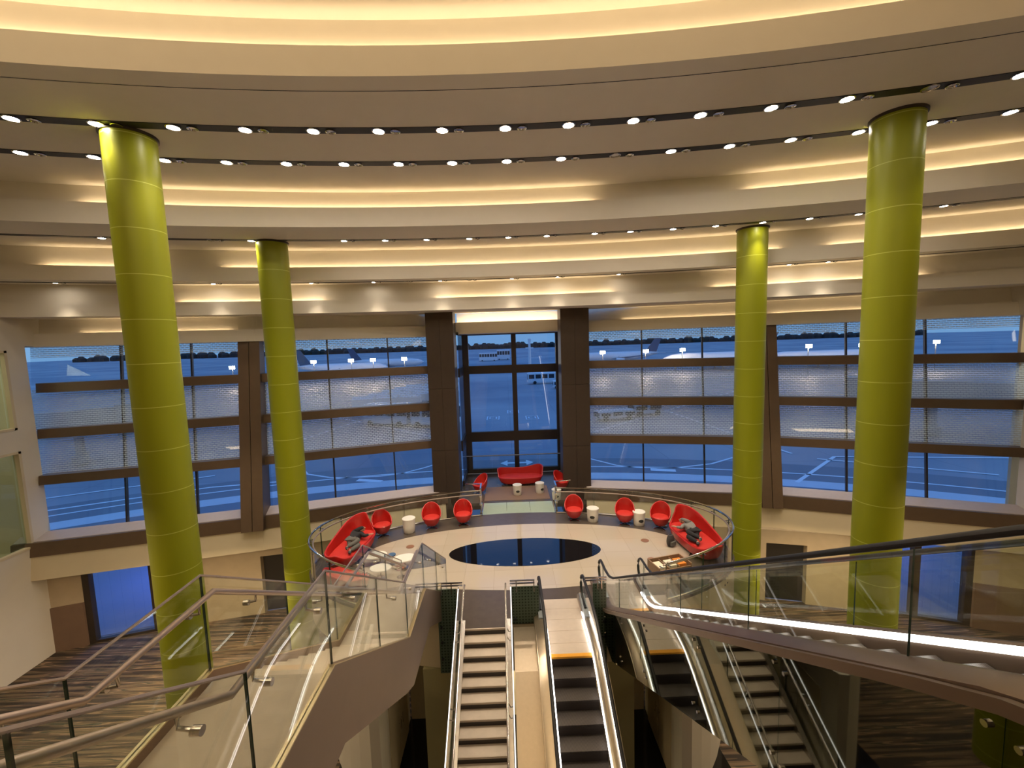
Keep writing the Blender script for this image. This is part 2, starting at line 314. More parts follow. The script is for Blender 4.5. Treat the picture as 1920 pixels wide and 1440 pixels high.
# ------------------------------------------------------------------ facade
LEAN = .128
FC = [(-18.2, 15.9), (-11.1, 17.6), (-3.75, 19.7), (2.2, 19.7), (3.6, 19.6), (11.0, 18.0), (18.6, 15.0)]
def facet(a, c):
    a = Vector((*a, 0)); c = Vector((*c, 0)); u = (c - a).normalized(); out = Vector((-u.y, u.x, 0))
    return lambda s, z, d=0: a + u * s + out * (d + LEAN * (z - .3)) + Vector((0, 0, z)), (c - a).length
rows = [(6.02, 7.44), (4.27, 5.68), (2.50, 3.93), (.32, 2.17)]
wi = 1
for (a, c, ns) in ((FC[0], FC[1], [(0.3, 7.1, [2.5, 5.0])]), (FC[1], FC[2], [(.45, 7.62, [3.1, 5.75])]), (FC[4], FC[5], [(0, 7.25, [2.35, 5.05])]), (FC[5], FC[6], [(.55, 8.2, [2.95, 5.6])])):
    f, L = facet(a, c)
    s0, s1, mul = ns[0]
    D = .38; eL = .8 if wi == 1 else .3; eR = .8 if wi == 4 else .3
    root = thing('window_%d' % wi, '', ''); del root['label']; del root['category']; root['kind'] = 'structure'; root.location = (a[0], a[1], 0)
    def pan(b, sA, sB, zA, zB, dA, dB, mi=0, rim=None):
        b.hexa([f(sA, zA, dA), f(sB, zA, dA), f(sB, zB, dA), f(sA, zB, dA)], [f(sA, zA, dB), f(sB, zA, dB), f(sB, zB, dB), f(sA, zB, dB)], mi, rim)
    for k, (z0, z1) in enumerate(rows):
        edges = [s0 - .75] + mul + [s1 + .75]
        for i in range(3):
            b = MB(); pan(b, edges[i] + .01, edges[i + 1] - .01, z0 - .1, z1 + .1, D, D + .02)
            b.build('window_pane', ['frit_band', 'frit_glass', 'frit_glass', 'window_glass'][k], root)
    for s_ in mul:
        b = MB(); pan(b, s_ - .03, s_ + .03, -.1, 7.9, D + .02, D + .16); b.build('mullion', 'dark_bronze', root)
    b = MB()
    for z0, z1 in ((5.67, 6.03), (3.92, 4.28), (2.16, 2.51)):
        pan(b, s0 - .35, s1 + .35, z0, z1, 0, D + .12)
    b.build('crossbeam', 'bronze', root)
    # sill: sloping ledge and front beam
    b = MB(); b.hexa([f(-eL, .30, D), f(-eL, .12, -.14), f(-eL, -.02, -.14), f(-eL, -.02, D)], [f(L + eR, .30, D), f(L + eR, .12, -.14), f(L + eR, -.02, -.14), f(L + eR, -.02, D)]); b.build('sill_ledge', 'sill_metal', root)
    b = MB(); pan(b, -.4 if wi > 1 else -eL, L + (eR if wi == 4 else .4), -.42, .10, -.24, .0); b.build('sill_beam', 'bronze', root)
    # head fascia and cove
    h = MB(); pan(h, -eL, L + eR, 7.42, 7.93, -.16, -.06); pan(h, -eL, L + eR, 7.42, 7.50, -.06, .4); h.build('head_fascia', 'plaster', root)
    h = MB(); pan(h, -eL, L + eR, 7.5, 8.5, .02, .1); h.build('head_wall', 'plaster', root)
    wi += 1
    for s2, s3 in {1: [(1.5, 6.7)], 3: [(1.5, 7.5)], 4: [(0, 4.9)]}.get(wi - 1, []):
        h = MB(); h.add([f(s2, 7.80, .0), f(s3, 7.80, .0), f(s3, 7.80, -.05), f(s2, 7.80, -.05)], [(0, 1, 2, 3)])
        tag(h.build('cove_light_strip', 'cove_light'), 'warm light strip above the window head, %s' % {1: 'far left windows', 3: 'windows right of the bay', 4: 'far right windows'}[wi - 1], 'light strip')
    # bulkhead below the sill, lower wall
    f2, _ = facet(a, c)
    b = MB(); b.hexa([f(-eL, -.42, -.2), f(L + eR, -.42, -.2), f(L + eR, -1.3, -.2), f(-eL, -1.3, -.2)], [f(-eL, -.42, .5), f(L + eR, -.42, .5), f(L + eR, -1.3, .5), f(-eL, -1.3, .5)])
    struct(b.build('wall_bulkhead', 'wall_cream'))
# leaning piers between facets
for i, (p, w) in enumerate(((FC[1], .42), (FC[5], .40))):
    a = Vector((p[0], p[1], 0)); out = (a - Vector((CX, CY, 0))).normalized(); u = Vector((out.y, -out.x, 0))
    q = lambda s, z, d: a + u * s + out * (d + LEAN * (z - .3)) + Vector((0, 0, z))
    b = MB()
    for s0, s1 in ((-w, -.012), (.012, w)):
        b.hexa([q(s0, -.4, -.46), q(s1, -.4, -.46), q(s1, 7.42, -.06), q(s0, 7.42, -.06)], [q(s0, -.4, .5), q(s1, -.4, .5), q(s1, 7.42, .5), q(s0, 7.42, .5)])
    b.hexa([q(-.1, -.4, -.3), q(.1, -.4, -.3), q(.1, 7.4, -.0), q(-.1, 7.4, -.0)], [q(-.1, -.4, .5), q(.1, -.4, .5), q(.1, 7.4, .5), q(-.1, 7.4, .5)])
    struct(b.build('trim_%d' % (i + 2), 'bronze'))
# pillars framing the bay
for i, (x0, x1) in enumerate(((-3.93, -2.68), (2.20, 3.50))):
    b = MB()
    for za, zb in ((-1.2, 2.1), (2.115, 5.0), (5.015, 8.48)):
        xm = (x0 + x1) / 2
        b.box(x0, 19.55, za, xm - .006, 20.6, zb); b.box(xm + .006, 19.55, za, x1, 20.6, zb)
    b.box(x0 + .03, 19.57, -1.2, x1 - .03, 20.5, 8.46)
    struct(b.build('trim_%d' % (i + 4), 'pillar'))
# bay: side glass, end window, floor, head
bay = bpy.data.objects.new('window_5', None); C.objects.link(bay); bay['kind'] = 'structure'; bay.location = (0, 22.5, 0)
b = MB(); BXL, BXR, BY = -2.62, 2.62, 22.6
for x0, x1 in ((BXL, BXL + .32), (-.03, .22), (BXR - .32, BXR)): b.box(x0, BY - .1, 0, x1, BY + .15, 7.6)
b.build('window_frame', 'dark_bronze', bay)
b = MB()
for z0, z1 in ((5.42, 5.85), (1.78, 2.3), (.0, .28), (7.45, 7.6)): b.box(BXL, BY - .08, z0, BXR, BY + .13, z1)
b.build('crossbeam', 'dark_bronze', bay)
for z0, z1 in ((5.85, 7.45), (2.3, 5.42), (.28, 1.78)):
    for x0, x1 in ((BXL + .32, -.03), (.22, BXR - .32)):
        MB().box(x0, BY, z0, x1, BY + .02, z1).build('window_pane', 'bay_glass', bay)
for s_ in (-1, 1):
    x = BXL if s_ < 0 else BXR
    for z0, z1 in ((5.85, 7.45), (2.3, 5.42), (.28, 1.78)): MB().box(x - .01, 20.7, z0, x + .01, BY - .1, z1).build('side_pane', 'bay_glass', bay)
    b = MB()
    for z0, z1 in ((5.42, 5.85), (1.78, 2.3), (.0, .28), (7.45, 7.6)): b.box(x - .05, 20.6, z0, x + .05, BY - .1, z1)
    b.build('side_crossbeam', 'dark_bronze', bay)
b = MB(); b.box(-2.68, 20.6, 7.55, 2.68, 20.68, 8.05); b.box(-2.9, 20.6, 7.5, 2.9, 22.8, 7.56); b.box(-2.68, 21.2, 7.5, 2.9, 21.3, 8.5)
struct(b.build('ceiling', 'plaster'))
b = MB(); b.add([(-2.6, 20.75, 7.9), (2.4, 20.75, 7.9), (2.4, 20.95, 7.9), (-2.6, 20.95, 7.9)], [(0, 1, 2, 3)]); tag(b.build('cove_light_strip', 'cove_light'), 'warm light strip above the central bay window', 'light strip')
# bay floor and glass bridge
struct(MB().box(-2.7, 18.3, -.3, 2.7, 22.5, 0).build('floor', 'stone_dark'))
b = MB(); b.box(-1.5, 18.5, 0, 1.45, 20.3, .012); tag(b.build('bay_rug', 'brown_wall'), 'flat brown rug on the dark floor of the window bay', 'rug')
br = thing('glass_bridge', 'pale green glass bridge panels between round platform and window bay', 'bridge', (0, 17.6, -.12))
for i in range(3): MB().box(-1.5 + i * 1.0, 17.0, -.06, -.51 + i * 1.0, 18.29, -.01).build('glass_slab', 'bridge_slab', br)
b = MB(); b.box(-1.55, 16.9, -.3, -1.5, 18.29, .0); b.box(1.5, 16.9, -.3, 1.55, 18.29, 0); b.box(-1.5, 17.55, -.3, 1.5, 17.65, -.07); b.build('steel_beam', 'steel', br)
MB().box(-1.5, 17.0, -.36, 1.5, 18.29, -.31).build('underside_panel', 'wall_white', br)
# ------------------------------------------------------------------ side walls, back wall, upper floor, ground
for nm, x0, s_ in (('wall_left', XL, -1), ('wall_right', XR, 1)):
    b = MB(); xo = x0 + s_ * .35
    yE = 15.72 if s_ < 0 else 14.75
    yO = yE + .62; b.box(x0, yE, -1.2, xo, yO, 7.46); b.box(x0, -6, 7.3, xo, yE, 13); b.box(x0, -6, 3.6, xo, yE, 4.4); b.box(x0, -6, -1.2, xo, yE, -.1); b.box(x0, -6, -.1, xo, 4, 3.6); b.box(x0, -6, 4.4, xo, 4, 7.3)
    b.box(x0, -6, G, xo, yO, -1.2); b.box(x0, yE, 7.46, xo, 19, 13)
    struct(b.build(nm, 'wall_white'))
    r = bpy.data.objects.new('window_%d' % (6 if s_ < 0 else 7), None); C.objects.link(r); r['kind'] = 'structure'; r.location = (x0, 10, 0)
    for z0, z1 in ((4.4, 7.3), (-.1, 3.6)):
        MB().box(x0 + s_ * .14, 4, z0, x0 + s_ * .16, yE, z1).build('window_pane', 'side_glass', r)
        b = MB(); b.box(x0 - s_ * .02, yE - .09, z0, x0 + s_ * .2, yE, z1); b.box(x0 - s_ * .02, 4, z0, x0 + s_ * .2, yE, z0 + .08); b.box(x0 - s_ * .02, 4, z1 - .08, x0 + s_ * .2, yE, z1)
        b.build('window_frame', 'wall_cream', r)
        b = MB()
        for y in (6.5, 9.3, 12.1): b.box(x0 + s_ * .12, y, z0, x0 + s_ * .2, y + .03, z1)
        b.build('glazing_bar', 'glass_edge', r)
    struct(MB().box(xo + s_ * 2.2, 2, -.4, xo + s_ * 2.3, 16, 8).build('wall_room_' + ('left' if s_ < 0 else 'right'), 'wall_white'))
    struct(MB().box(*sorted((x0 + s_ * .36, xo + s_ * 2.3))[:1], 15.9, -.4, sorted((x0 + s_ * .36, xo + s_ * 2.3))[1], 16, 8).build('wall_room_end', 'wall_cream'))
    struct(MB().box(*sorted((x0 + s_ * .36, xo + s_ * 2.3))[:1], 2, 8, sorted((x0 + s_ * .36, xo + s_ * 2.3))[1], 16, 8.1).build('ceiling', 'wall_white'))
    area('room_light', (x0 + s_ * 1.5, 12, 7.8), 1.2, 5, 110, (1, .9, .7))
    struct(MB().box(x0 + s_ * .36, 2, -.5, xo + s_ * 2.3, 16, -.4).build('floor', 'wall_cream'))
struct(MB().box(XL, -6.3, G, XR, -6, 13).build('wall_back', 'wall_cream'))
struct(MB().box(XL, -6, 5.1, XR, .1, 5.4).build('floor', 'stone_tile'))
b = MB(); b.xy([(XL - .3, -6), (XR + .3, -6)] + [(x, ry(50.3, x) + .25) for x in reversed([XL - .3 + (XR - XL + .6) * i / 40 for i in range(41)])], G - .3, G); struct(b.build('floor', 'carpet'))
b = MB(); b.xy([(-4.6, -1), (4.6, -1), (5.4, 9), (5.2, 12.3), (-5.2, 12.3), (-5.4, 9)], G, G + .02); struct(b.build('floor', 'black_floor'))
# lower back wall with doors and blue lit glass doors
def lw(x): return ry(50.3, x) + .1
b = MB(); X0, X1 = -12.9, 12.2
def seg(b, xa, xb, z0, z1, d=0, mi=0, th=.3):
    k = 6; P = [xa + (xb - xa) * i / k for i in range(k + 1)]
    for p, q in zip(P, P[1:]): b.hexa([(p, lw(p) + d, z0), (q, lw(q) + d, z0), (q, lw(q) + d, z1), (p, lw(p) + d, z1)], [(p, lw(p) + d + th, z0), (q, lw(q) + d + th, z0), (q, lw(q) + d + th, z1), (p, lw(p) + d + th, z1)], mi)
for a, c in ((-14.4, -11.3), (-9.6, -2), (2, 10.6), (12.1, 15.0)): seg(b, a, c, G, -1.3)
for a, c in ((-11.3, -9.6), (10.6, 12.1)): seg(b, a, c, -1.9, -1.3)
struct(b.build('wall_lower', 'stone_panel'))
b = MB(); seg(b, -18.4, -17.4, -2.7, -1.25); seg(b, 17.3, 18.85, -2.7, -1.25); struct(b.build('wall_lower', 'stone_panel'))
b = MB(); seg(b, -18.4, -17.4, G, -2.7, -.05); seg(b, 17.3, 18.85, G, -2.7, -.05); struct(b.build('wall_lower', 'brown_wall'))
for i, (a, c) in enumerate(((-11.3, -9.6), (10.6, 12.1))):
    b = MB(); seg(b, a, c, G, -1.9, .22, th=.05); struct(b.build('door_%d' % (i + 1), 'door_dark'))
for i, (a, c) in enumerate(((-17.4, -14.4), (15.0, 17.3))):
    d = bpy.data.objects.new('door_%d' % (i + 3), None); C.objects.link(d); d['kind'] = 'structure'; d.location = ((a + c) / 2, lw(a), G)
    mid = a + (c - a) * (.72 if i == 0 else .3)
    for p, q in ((a + .1, mid - .06), (mid + .06, c - .1)):
        b = MB(); seg(b, p, q, G + .1, -1.3, .1, th=.02); b.build('glass_leaf', 'window_glass', d)
    b = MB()
    for p in (a, mid - .09, c - .2): seg(b, p, p + .2, G, -1.3, .02, th=.2)
    seg(b, a, c, G, G + .1, .02, th=.2); seg(b, a, c, -1.36, -1.26, .02, th=.2); b.build('door_frame', 'dark_bronze', d)
area('door_blue_fill', (-17, 23, -.5), 3, 3, 500, (.12, .2, 1)); area('door_blue_fill', (17.5, 23, -.5), 3, 3, 500, (.12, .2, 1))  # unseen blue lights added to colour the view through the glass doors
# curved walls with service doors under the platform
for s_ in (-1, 1):
    P = [(3.65, 12.2), (3.62, 9.9), (3.72, 9.62), (3.95, 9.58), (4.3, 9.8), (4.7, 10.15), (5.1, 10.6), (5.6, 11.3), (5.9, 12.2)]
    b = MB(); b.xy([(s_ * x, y) for x, y in P], G, -1.36); w = struct(b.build('wall_service_' + ('left' if s_ < 0 else 'right'), 'wall_white'))
    b = MB(); xd = s_ * 3.63
    for y0 in (10.05, 10.95):
        b.box(xd - s_ * .03, y0, G + .05, xd, y0 + .86, -2.1)
    d = struct(b.build('door_%d' % (5 if s_ < 0 else 6), 'wall_cream'))
    b = MB()
    for y0 in (10.82, 11.03): b.bar((xd - s_ * .09, y0, G + 1.05), (xd - s_ * .09, y0, G + 1.35), .03, .03); b.bar((xd - s_ * .09, y0, G + 1.2), (xd, y0, G + 1.2), .02, .02)
    h = b.build('door_handle', 'chrome', d)
    struct(MB().box(*sorted((s_ * 1.78, s_ * 2.75))[:1], 10.35, G, sorted((s_ * 1.78, s_ * 2.75))[1], 12.0, -1.36).build('wall_stair_' + ('left' if s_ < 0 else 'right'), 'olive_wall'))
struct(MB().box(-3.6, 12.2, G, 3.6, 12.4, -1.36).build('wall_under', 'wall_cream'))
# ------------------------------------------------------------------ oval platform
EC = 13.6; EA, EB = 6.88, 3.45
def el(a, b_, n=96, t0=0, t1=2 * pi, c=(0, EC)): return [(c[0] + a * cos(t0 + (t1 - t0) * i / n), c[1] + b_ * sin(t0 + (t1 - t0) * i / n)) for i in range(n if abs(t1 - t0 - 2 * pi) < 1e-6 else n + 1)]
b = MB(); b.xy(el(EA, EB), -.08, 0); plat = struct(b.build('floor', 'stone_dark'))
b = MB(); b.xy(el(EA - .01, EB - .01), -1.34, -.081); b.build('underside', 'wall_cream', plat)
b = MB(); b.xy(el(5.5, 2.2, c=(.1, 13.72)), 0.0005, .006); b.build('tile_field', 'stone_tile', plat)
b = MB(); b.xy(el(2.55, .95, c=(.1, 13.75)), .0065, .012); b.build('oval_inlay', 'inlay', plat)
b = MB()
for x, y in ((4.3, 14.2), (4.1, 12.9), (-3.9, 14.4)): b.xy(el(.14, .14, 20, c=(x, y)), .0065, .012)
b.build('floor_cover', 'brown_top', plat)
b = MB(); b.box(-1.62, 9.95, -.3, -.45, 10.6, .002); b.box(.38, 9.7, -.3, 1.5, 10.6, .001); b.build('landing_tongue', 'stone_dark', plat)
# curved glass railings
def railing(t0, t1, label, extra=None):
    mid = (t0 + t1) / 2; rt = thing('glass_railing', label, 'railing', (EA * cos(mid), EC + EB * sin(mid), 0), 0, 'curved railings round the platform')
    n = max(2, int(abs(t1 - t0) * 5 / 1.15)); a, b_ = EA - .05, EB - .05
    for i in range(n):
        ta = t0 + (t1 - t0) * i / n + .004; tb = t0 + (t1 - t0) * (i + 1) / n - .004; pts = el(a, b_, 5, ta, tb)
        b = MB()
        inn = [(x * .997, EC + (y - EC) * .995) for x, y in pts]
        k = len(pts)
        v = [(x, y, z) for z in (-.35, 1.02) for x, y in pts] + [(x, y, z) for z in (-.35, 1.02) for x, y in inn]
        fs = []; mi = []
        for j in range(k - 1):
            fs += [(j, j + 1, k + j + 1, k + j), (2 * k + j, 2 * k + j + 1, 3 * k + j + 1, 3 * k + j), (k + j, k + j + 1, 3 * k + j + 1, 3 * k + j)]; mi += [0, 0, 1]
        fs += [(0, k, 3 * k, 2 * k), (k - 1, 2 * k - 1, 4 * k - 1, 3 * k - 1)]; mi += [1, 1]
        b.add(v, fs, mi); b.build('glass_panel', ['rail_glass', 'glass_edge'], rt)
    pts = el(a, b_, 60, t0, t1); MB().tube([(x, y, 1.05) for x, y in pts], .028, 8).build('top_rail', 'chrome', rt, True)
    pts = el(a - .12, b_ - .12, 60, t0, t1); MB().tube([(x, y, .93) for x, y in pts], .025, 8).build('handrail', 'rail_satin', rt, True)
    pts = el(a - .02, b_ - .02, 60, t0, t1); MB().tube([(x, y, .03) for x, y in pts], .025, 6).build('base_channel', 'steel', rt, True)
    b = MB()
    for i in range(n + 1):
        t = t0 + (t1 - t0) * (i + .001) / n
        for dt in (-.02, .02):
            x, y = a * cos(t + dt), EC + b_ * sin(t + dt); x2, y2 = (a - .12) * cos(t + dt), EC + (b_ - .12) * sin(t + dt)
            b.bar((x, y, .93), (x2, y2, .93), .02, .02)
            for z in (-.1, -.28): b.bar((x * 1.008, EC + (y - EC) * 1.012, z), (x * .99, EC + (y - EC) * .985, z), .05, .05)
    b.build('clamp', 'chrome', rt); return rt
def tt(x, s_): return math.atan2(s_ * sqrt(1 - (x / EA) ** 2), x / EA)
railing(tt(1.55, 1), tt(3.8, -1), 'curved glass railing with twin rails round the right side of the platform')
railing(tt(-1.55, 1), 2 * pi + tt(-4.4, -1), 'curved glass railing with twin rails round the left side of the platform')
# railing end posts by the bridge
for s_ in (-1, 1):
    x = s_ * 1.55; y = EC + EB * sqrt(1 - (1.55 / EA) ** 2)
    t = thing('railing_post', 'bright metal end post and short bar where the %s railing meets the bridge' % ('left' if s_ < 0 else 'right'), 'post', (x, y, 0))
    b = MB(); b.bar((x, y, -.3), (x, y, 1.1), .06, .05); b.build('post', 'steel', t)
    b = MB(); b.bar((x, y, 1.12), (x, y + .65, 1.12), .05, .03); b.bar((x, y + .6, 1.1), (x + s_ * .7, y + .75, 1.1), .05, .03); b.build('top_bar', 'chrome', t)
    MB().box(*sorted((x, x + .02))[:1], y + .05, -.05, x + .02, y + .62, 1.05).build('glass_panel', 'rail_glass', t)
    b = MB()
    for z in (.1, .45, .8): b.bar((x, y - .05, z), (x, y + .12, z), .09, .07)
    b.build('clamp', 'chrome', t)
# bay railing in front of the glass
t = thing('glass_railing', 'straight glass railing behind the long red sofa in the window bay', 'railing', (0, 22.2, 0))
for i in range(4): MB().box(-2.5 + i * 1.27, 22.2, .08, -1.26 + i * 1.27, 22.215, 1.05).build('glass_panel', 'rail_glass', t)
MB().tube([(-2.6, 22.2, 1.08), (2.6, 22.2, 1.08)], .03, 8).build('top_rail', 'grey_metal', t, True)
MB().tube([(-2.6, 22.2, .12), (2.6, 22.2, .12)], .025, 8).build('bottom_rail', 'grey_metal', t, True)
# front guards with dotted green glass
for lb, x0, x1, z0, rx in (('left of the central stairs', -2.25, -1.76, -1.32, (-2.28, -1.6)), ('between the central stairs and escalator', -.38, .3, -.06, (-.42, .2)), ('right of the central escalator', 1.66, 2.0, -1.35, (1.45, 2.0))):
    t = thing('guard_panel', 'dotted green glass guard ' + lb, 'guard', ((x0 + x1) / 2, 10.15, 0))
    b = MB(); b.box(x0, 10.15, z0, x1, 10.17, .92); b.build('glass_panel', 'frit_green', t)
    b = MB()
    for dz in (0, .07): b.bar((rx[0], 10.12, 1.03 + dz), (rx[1], 10.12, 1.03 + dz), .03, .03)
    for xq in (x0 + .12, x1 - .12): b.bar((xq, 10.12, .8), (xq, 10.12, 1.1), .025, .025)
    b.build('twin_rail', 'steel', t)
    b = MB()
    for xq in (x0 + .08, x1 - .08):
        for z in ((-.1, -.5, -.95) if z0 < -1 else (.05,)): b.box(xq - .025, 10.10, z, xq + .025, 10.15, z + .05)
    b.build('bolt', 'rubber', t)
# ------------------------------------------------------------------ central stairs
st = thing('staircase', 'straight cream stairs with dark risers in the centre, climbing to the platform', 'stairs', (-1.06, 9.95, 0))
TR, RI = .262, .157
NS = int(4.5 / RI)
for i in range(NS):
    y1 = 9.95 - i * TR; z = -RI * i
    b = MB(); b.box(-1.56, y1 - TR - .02, z - RI - .05, -.53, y1, z - RI, 0)
    b.box(-1.56, y1 - .012, z - RI, -.53, y1 + .01, z - .045, 1); b.box(-1.56, y1 - .03, z - .045, -.53, y1 + .01, z - .003, 2)
    b.build('step', ['step_cream', 'riser_dark', 'step_cream'], st)
sl = RI / TR; yb = 9.95 - NS * TR
for x0, x1 in ((-1.66, -1.56), (-.53, -.43)):
    MB().yz([(10.1, .12), (10.1, -.35), (yb, -.35 - NS * RI + .1), (yb, .12 - NS * RI)], x0, x1).build('stringer', 'steel', st)
for x in (-1.70, -.40):
    for i in range(4):
        ya = 10.1 - i * 1.5 - .01; yc = ya - 1.48; za = (ya - 10.0) * sl; zc = (yc - 10.0) * sl
        MB().yz([(ya, za + .0), (ya, za + .95), (yc, zc + .95), (yc, zc)], x - .008, x + .008, 0, 1).build('glass_panel', ['rail_glass', 'glass_edge'], st)
    b = MB(); b.tube([(x, 10.05, .98), (x, yb, .97 + (yb - 10) * sl)], .011, 6); b.build('light_strip', 'led_soft', st)
    xi = x + (.13 if x < -1 else -.13)
    b = MB(); b.tube([(xi, 10.3, .93), (xi, 10.0, .9), (xi, yb, .9 + (yb - 10) * sl)], .024, 8)
    hr = b.build('handrail', 'steel', st, True)
    for k in range(5):
        for dy in (0, .16):
            y = 9.3 - k * 1.25 - dy; z = (y - 10) * sl
            b = MB(); b.tube([(x, y, z + .78), ((x + xi) / 2, y, z + .76), (xi, y, z + .88)], .012, 6); b.build('bracket', 'chrome', hr, True)
MB().box(-1.65, 9.98, -.02, -.42, 10.06, .0).build('nosing_bar', 'steel', st)
# ------------------------------------------------------------------ escalators
def escalator(label, prof, xL, xR, y_hi_newel, top_flat_from, top_up, n_step, yoff, deck_mat, cl_side, led_sides, base):
    """prof: step line [(y,z)...] running from far (large y) to near."""
    e = thing('escalator', label, 'escalator', base)
    def zl(y):
        for (ya, za), (yb_, zb_) in zip(prof, prof[1:]):
            if yb_ <= y <= ya: return za + (zb_ - za) * (ya - y) / (ya - yb_)
        return prof[0][1] if y > prof[0][0] else prof[-1][1]
    ys = []; y0, y1 = prof[0][0], prof[-1][0]; k = 90
    ys = [y0 + (y1 - y0) * i / k for i in range(k + 1)]
    def sm(y, w=.45): return (zl(min(y0, y + w)) + zl(y) * 2 + zl(max(y1, y - w))) / 4
    line = [(y, sm(y)) for y in ys]
    # steps
    (ya, za), (yb_, zb_) = prof[1], prof[2]; N = n_step; dy = (ya - yb_) / N; dz = (za - zb_) / N
    up = dz < 0
    for i in range(N):
        yy = ya - i * dy; zz = za - (i + (0 if up else 1)) * dz
        b = MB(); tz = zz - (0 if not up else -(-dz)) ; top = za - i * dz if up else za - (i + 1) * dz
        b.box(xL + .1, yy - dy, top - .04, xR - .1, yy + .01, top, 0)
        if up: b.box(xL + .1, yy - dy - .005, top, xR - .1, yy - dy + .01, top - dz - .03, 1)
        else: b.box(xL + .1, yy - .008, top, xR - .1, yy + .006, top + dz - .03, 1)
        b.build('step', ['step_dark', 'riser_dark'], e)
    # plates
    for (p, q) in ((prof[0], prof[1]), (prof[2], prof[3])):
        b = MB(); ny = 5
        for i in range(ny):
            u0 = p[0] + (q[0] - p[0]) * i / ny; u1 = p[0] + (q[0] - p[0]) * (i + 1) / ny
            b.box(xL + .09, min(u0, u1) + .004, p[1] - .1, xR - .09, max(u0, u1) - .004, p[1] + .015)
        b.box(xL + .09, q[0] if q is prof[1] else q[0], p[1] - .12, xR - .09, p[0], p[1] + .008)
        b.build('floor_plate', 'plate', e)
    b = MB(); b.box(xL + .1, prof[1][0] - .01, prof[1][1] - .02, xR - .1, prof[1][0] + .09, prof[1][1] + .022); b.build('comb_strip', 'yellow_comb', e)
    for x, s_ in ((xL, -1), (xR, 1)):
        # balustrade glass
        G_ = [i for i in range(0, k + 1) if line[i][0] < y0 - .55 and line[i][0] > y1 + .5]
        seg_ = max(1, len(G_) // 6)
        for j in range(0, len(G_) - 1, seg_):
            ids = G_[j:j + seg_ + 1]
            if len(ids) < 2: continue
            pts = [(line[i][0] - (.006 if i == ids[0] else 0), line[i][1] + .16) for i in ids] + [(line[i][0], line[i][1] + .88) for i in reversed(ids)]
            MB().yz(pts, x - .006, x + .006, 0, 1).build('glass_panel', ['rail_glass', 'glass_edge'], e)
        # handrail loop with rounded newels
        path = [(x, y, z + .92) for y, z in line if y < y0 - .45 and y > y1 + .4]
        far = path[0]; near = path[-1]
        top = [(x, far[1] + .33 * sin(a), far[2] - .33 + .33 * cos(a)) for a in [pi * q / 8 for q in range(8, 0, -1)]]
        bot = [(x, near[1] - .33 * sin(a), near[2] - .33 + .33 * cos(a)) for a in [pi * q / 8 for q in range(1, 9)]]
        top = [(x, top[0][1] - .3, top[0][2])] + top; bot = bot + [(x, bot[-1][1] + .3, bot[-1][2])]
        MB().tube(top + path + bot, .036, 10, sq=.7).build('handrail', 'rubber', e, True)
        for c_, s2 in ((far, 1), (near, -1)):
            P_ = [(c_[1] - s2 * .25, c_[2] - .75), (c_[1] + s2 * .1, c_[2] - .72)] + [(c_[1] + s2 * .3 * sin(a), c_[2] - .33 + .3 * cos(a)) for a in [pi * q / 8 for q in range(7, -1, -1)]] + [(c_[1] - s2 * .25, c_[2] - .05)]
            MB().yz(P_, x - .006, x + .006, 0, 1).build('newel_glass', ['rail_glass', 'glass_edge'], e)
        # base boxes at the newels
        b = MB(); fy = far[1]; b.yz([(fy + .28, far[2] - .92), (fy + .28, far[2] - .62), (fy - .55, far[2] - .70), (fy - .55, far[2] - .92)], x - .07, x + .07); b.build('newel_base', 'grey_metal', e)
        # deck: inner and outer covers
        b = MB()
        lo = x - .16 if s_ < 0 else x - .09; hi = x + .09 if s_ < 0 else x + .16
        v = [(xx, y, z + zz) for y, z in line for xx, zz in ((lo, -.25), (lo, .12), (x - .03, .18), (x + .03, .18), (hi, .12), (hi, -.25))]
        rows_ = [v[i * 6:(i + 1) * 6] for i in range(k + 1)]; b.grid(rows_)
        b.build('deck_cover', deck_mat, e, True)
        if s_ in led_sides:
            xi = x - s_ * .10
            b = MB(); b.tube([(xi, y, z + .13) for y, z in line if y < y0 - .75 and y > y1 + .7], .032 if cl_side else .013, 6); b.build('light_strip', 'led', e)
    # truss cladding
    for x, s_ in ((xL - .17, -1), (xR + .17, 1)):
        pts = [(y, z + .10) for y, z in line[::3]]; low = [(y, z - 1.15) for y, z in line[::3]]
        low = [(y, max(z, -.55 if cl_side else G + .0)) for y, z in low]
        if cl_side and s_ == -1:
            n6 = 7; idx = [int(i * (len(pts) - 1) / n6) for i in range(n6 + 1)]
            for a_, c_ in zip(idx, idx[1:]):
                poly = pts[a_:c_ + 1] + low[a_:c_ + 1][::-1]; poly = [poly[0]] + poly[1:]
                MB().yz([(p[0] - (.004 if p[0] == pts[a_][0] else 0), p[1]) for p in poly], x - .012, x, 0, 1).build('cladding_glass', ['mirror_cladding', 'glass_edge'], e)
            for a_ in idx[1:-1]:
                y, z = pts[a_]; zb = low[a_][1]
                for zz in (z - .18, zb + .2):
                    for dy_ in (-.07, .07): MB().tube([(x - .03, y + dy_, zz), (x - .012, y + dy_, zz)], .018, 12).build('glass_fixing', 'chrome', e)
            b = MB(); b.yz([(p[0], p[1] + .01) for p in pts] + [(p[0], p[1] - .07) for p in pts][::-1], x - .05, x + .0); b.build('edge_beam', 'stringer', e)
        elif not cl_side or s_ == 1:
            MB().yz(pts + low[::-1], x - .01, x + .01).build('side_cladding', deck_mat if not cl_side else 'stringer', e)
    if cl_side:
        b = MB(); b.grid([[(xx, y, z + .02) for xx in (xL - .16, xR + .16)] for y, z in low]); b.build('soffit_panel', 'stringer', e)
        inner = [(y, z - .35) for y, z in line[::3]]
        MB().yz(inner + [(y, z + .05) for y, z in low][::-1], xL + .0, xL + .03).build('truss', 'nosing', e)
    return e
SLC = .577
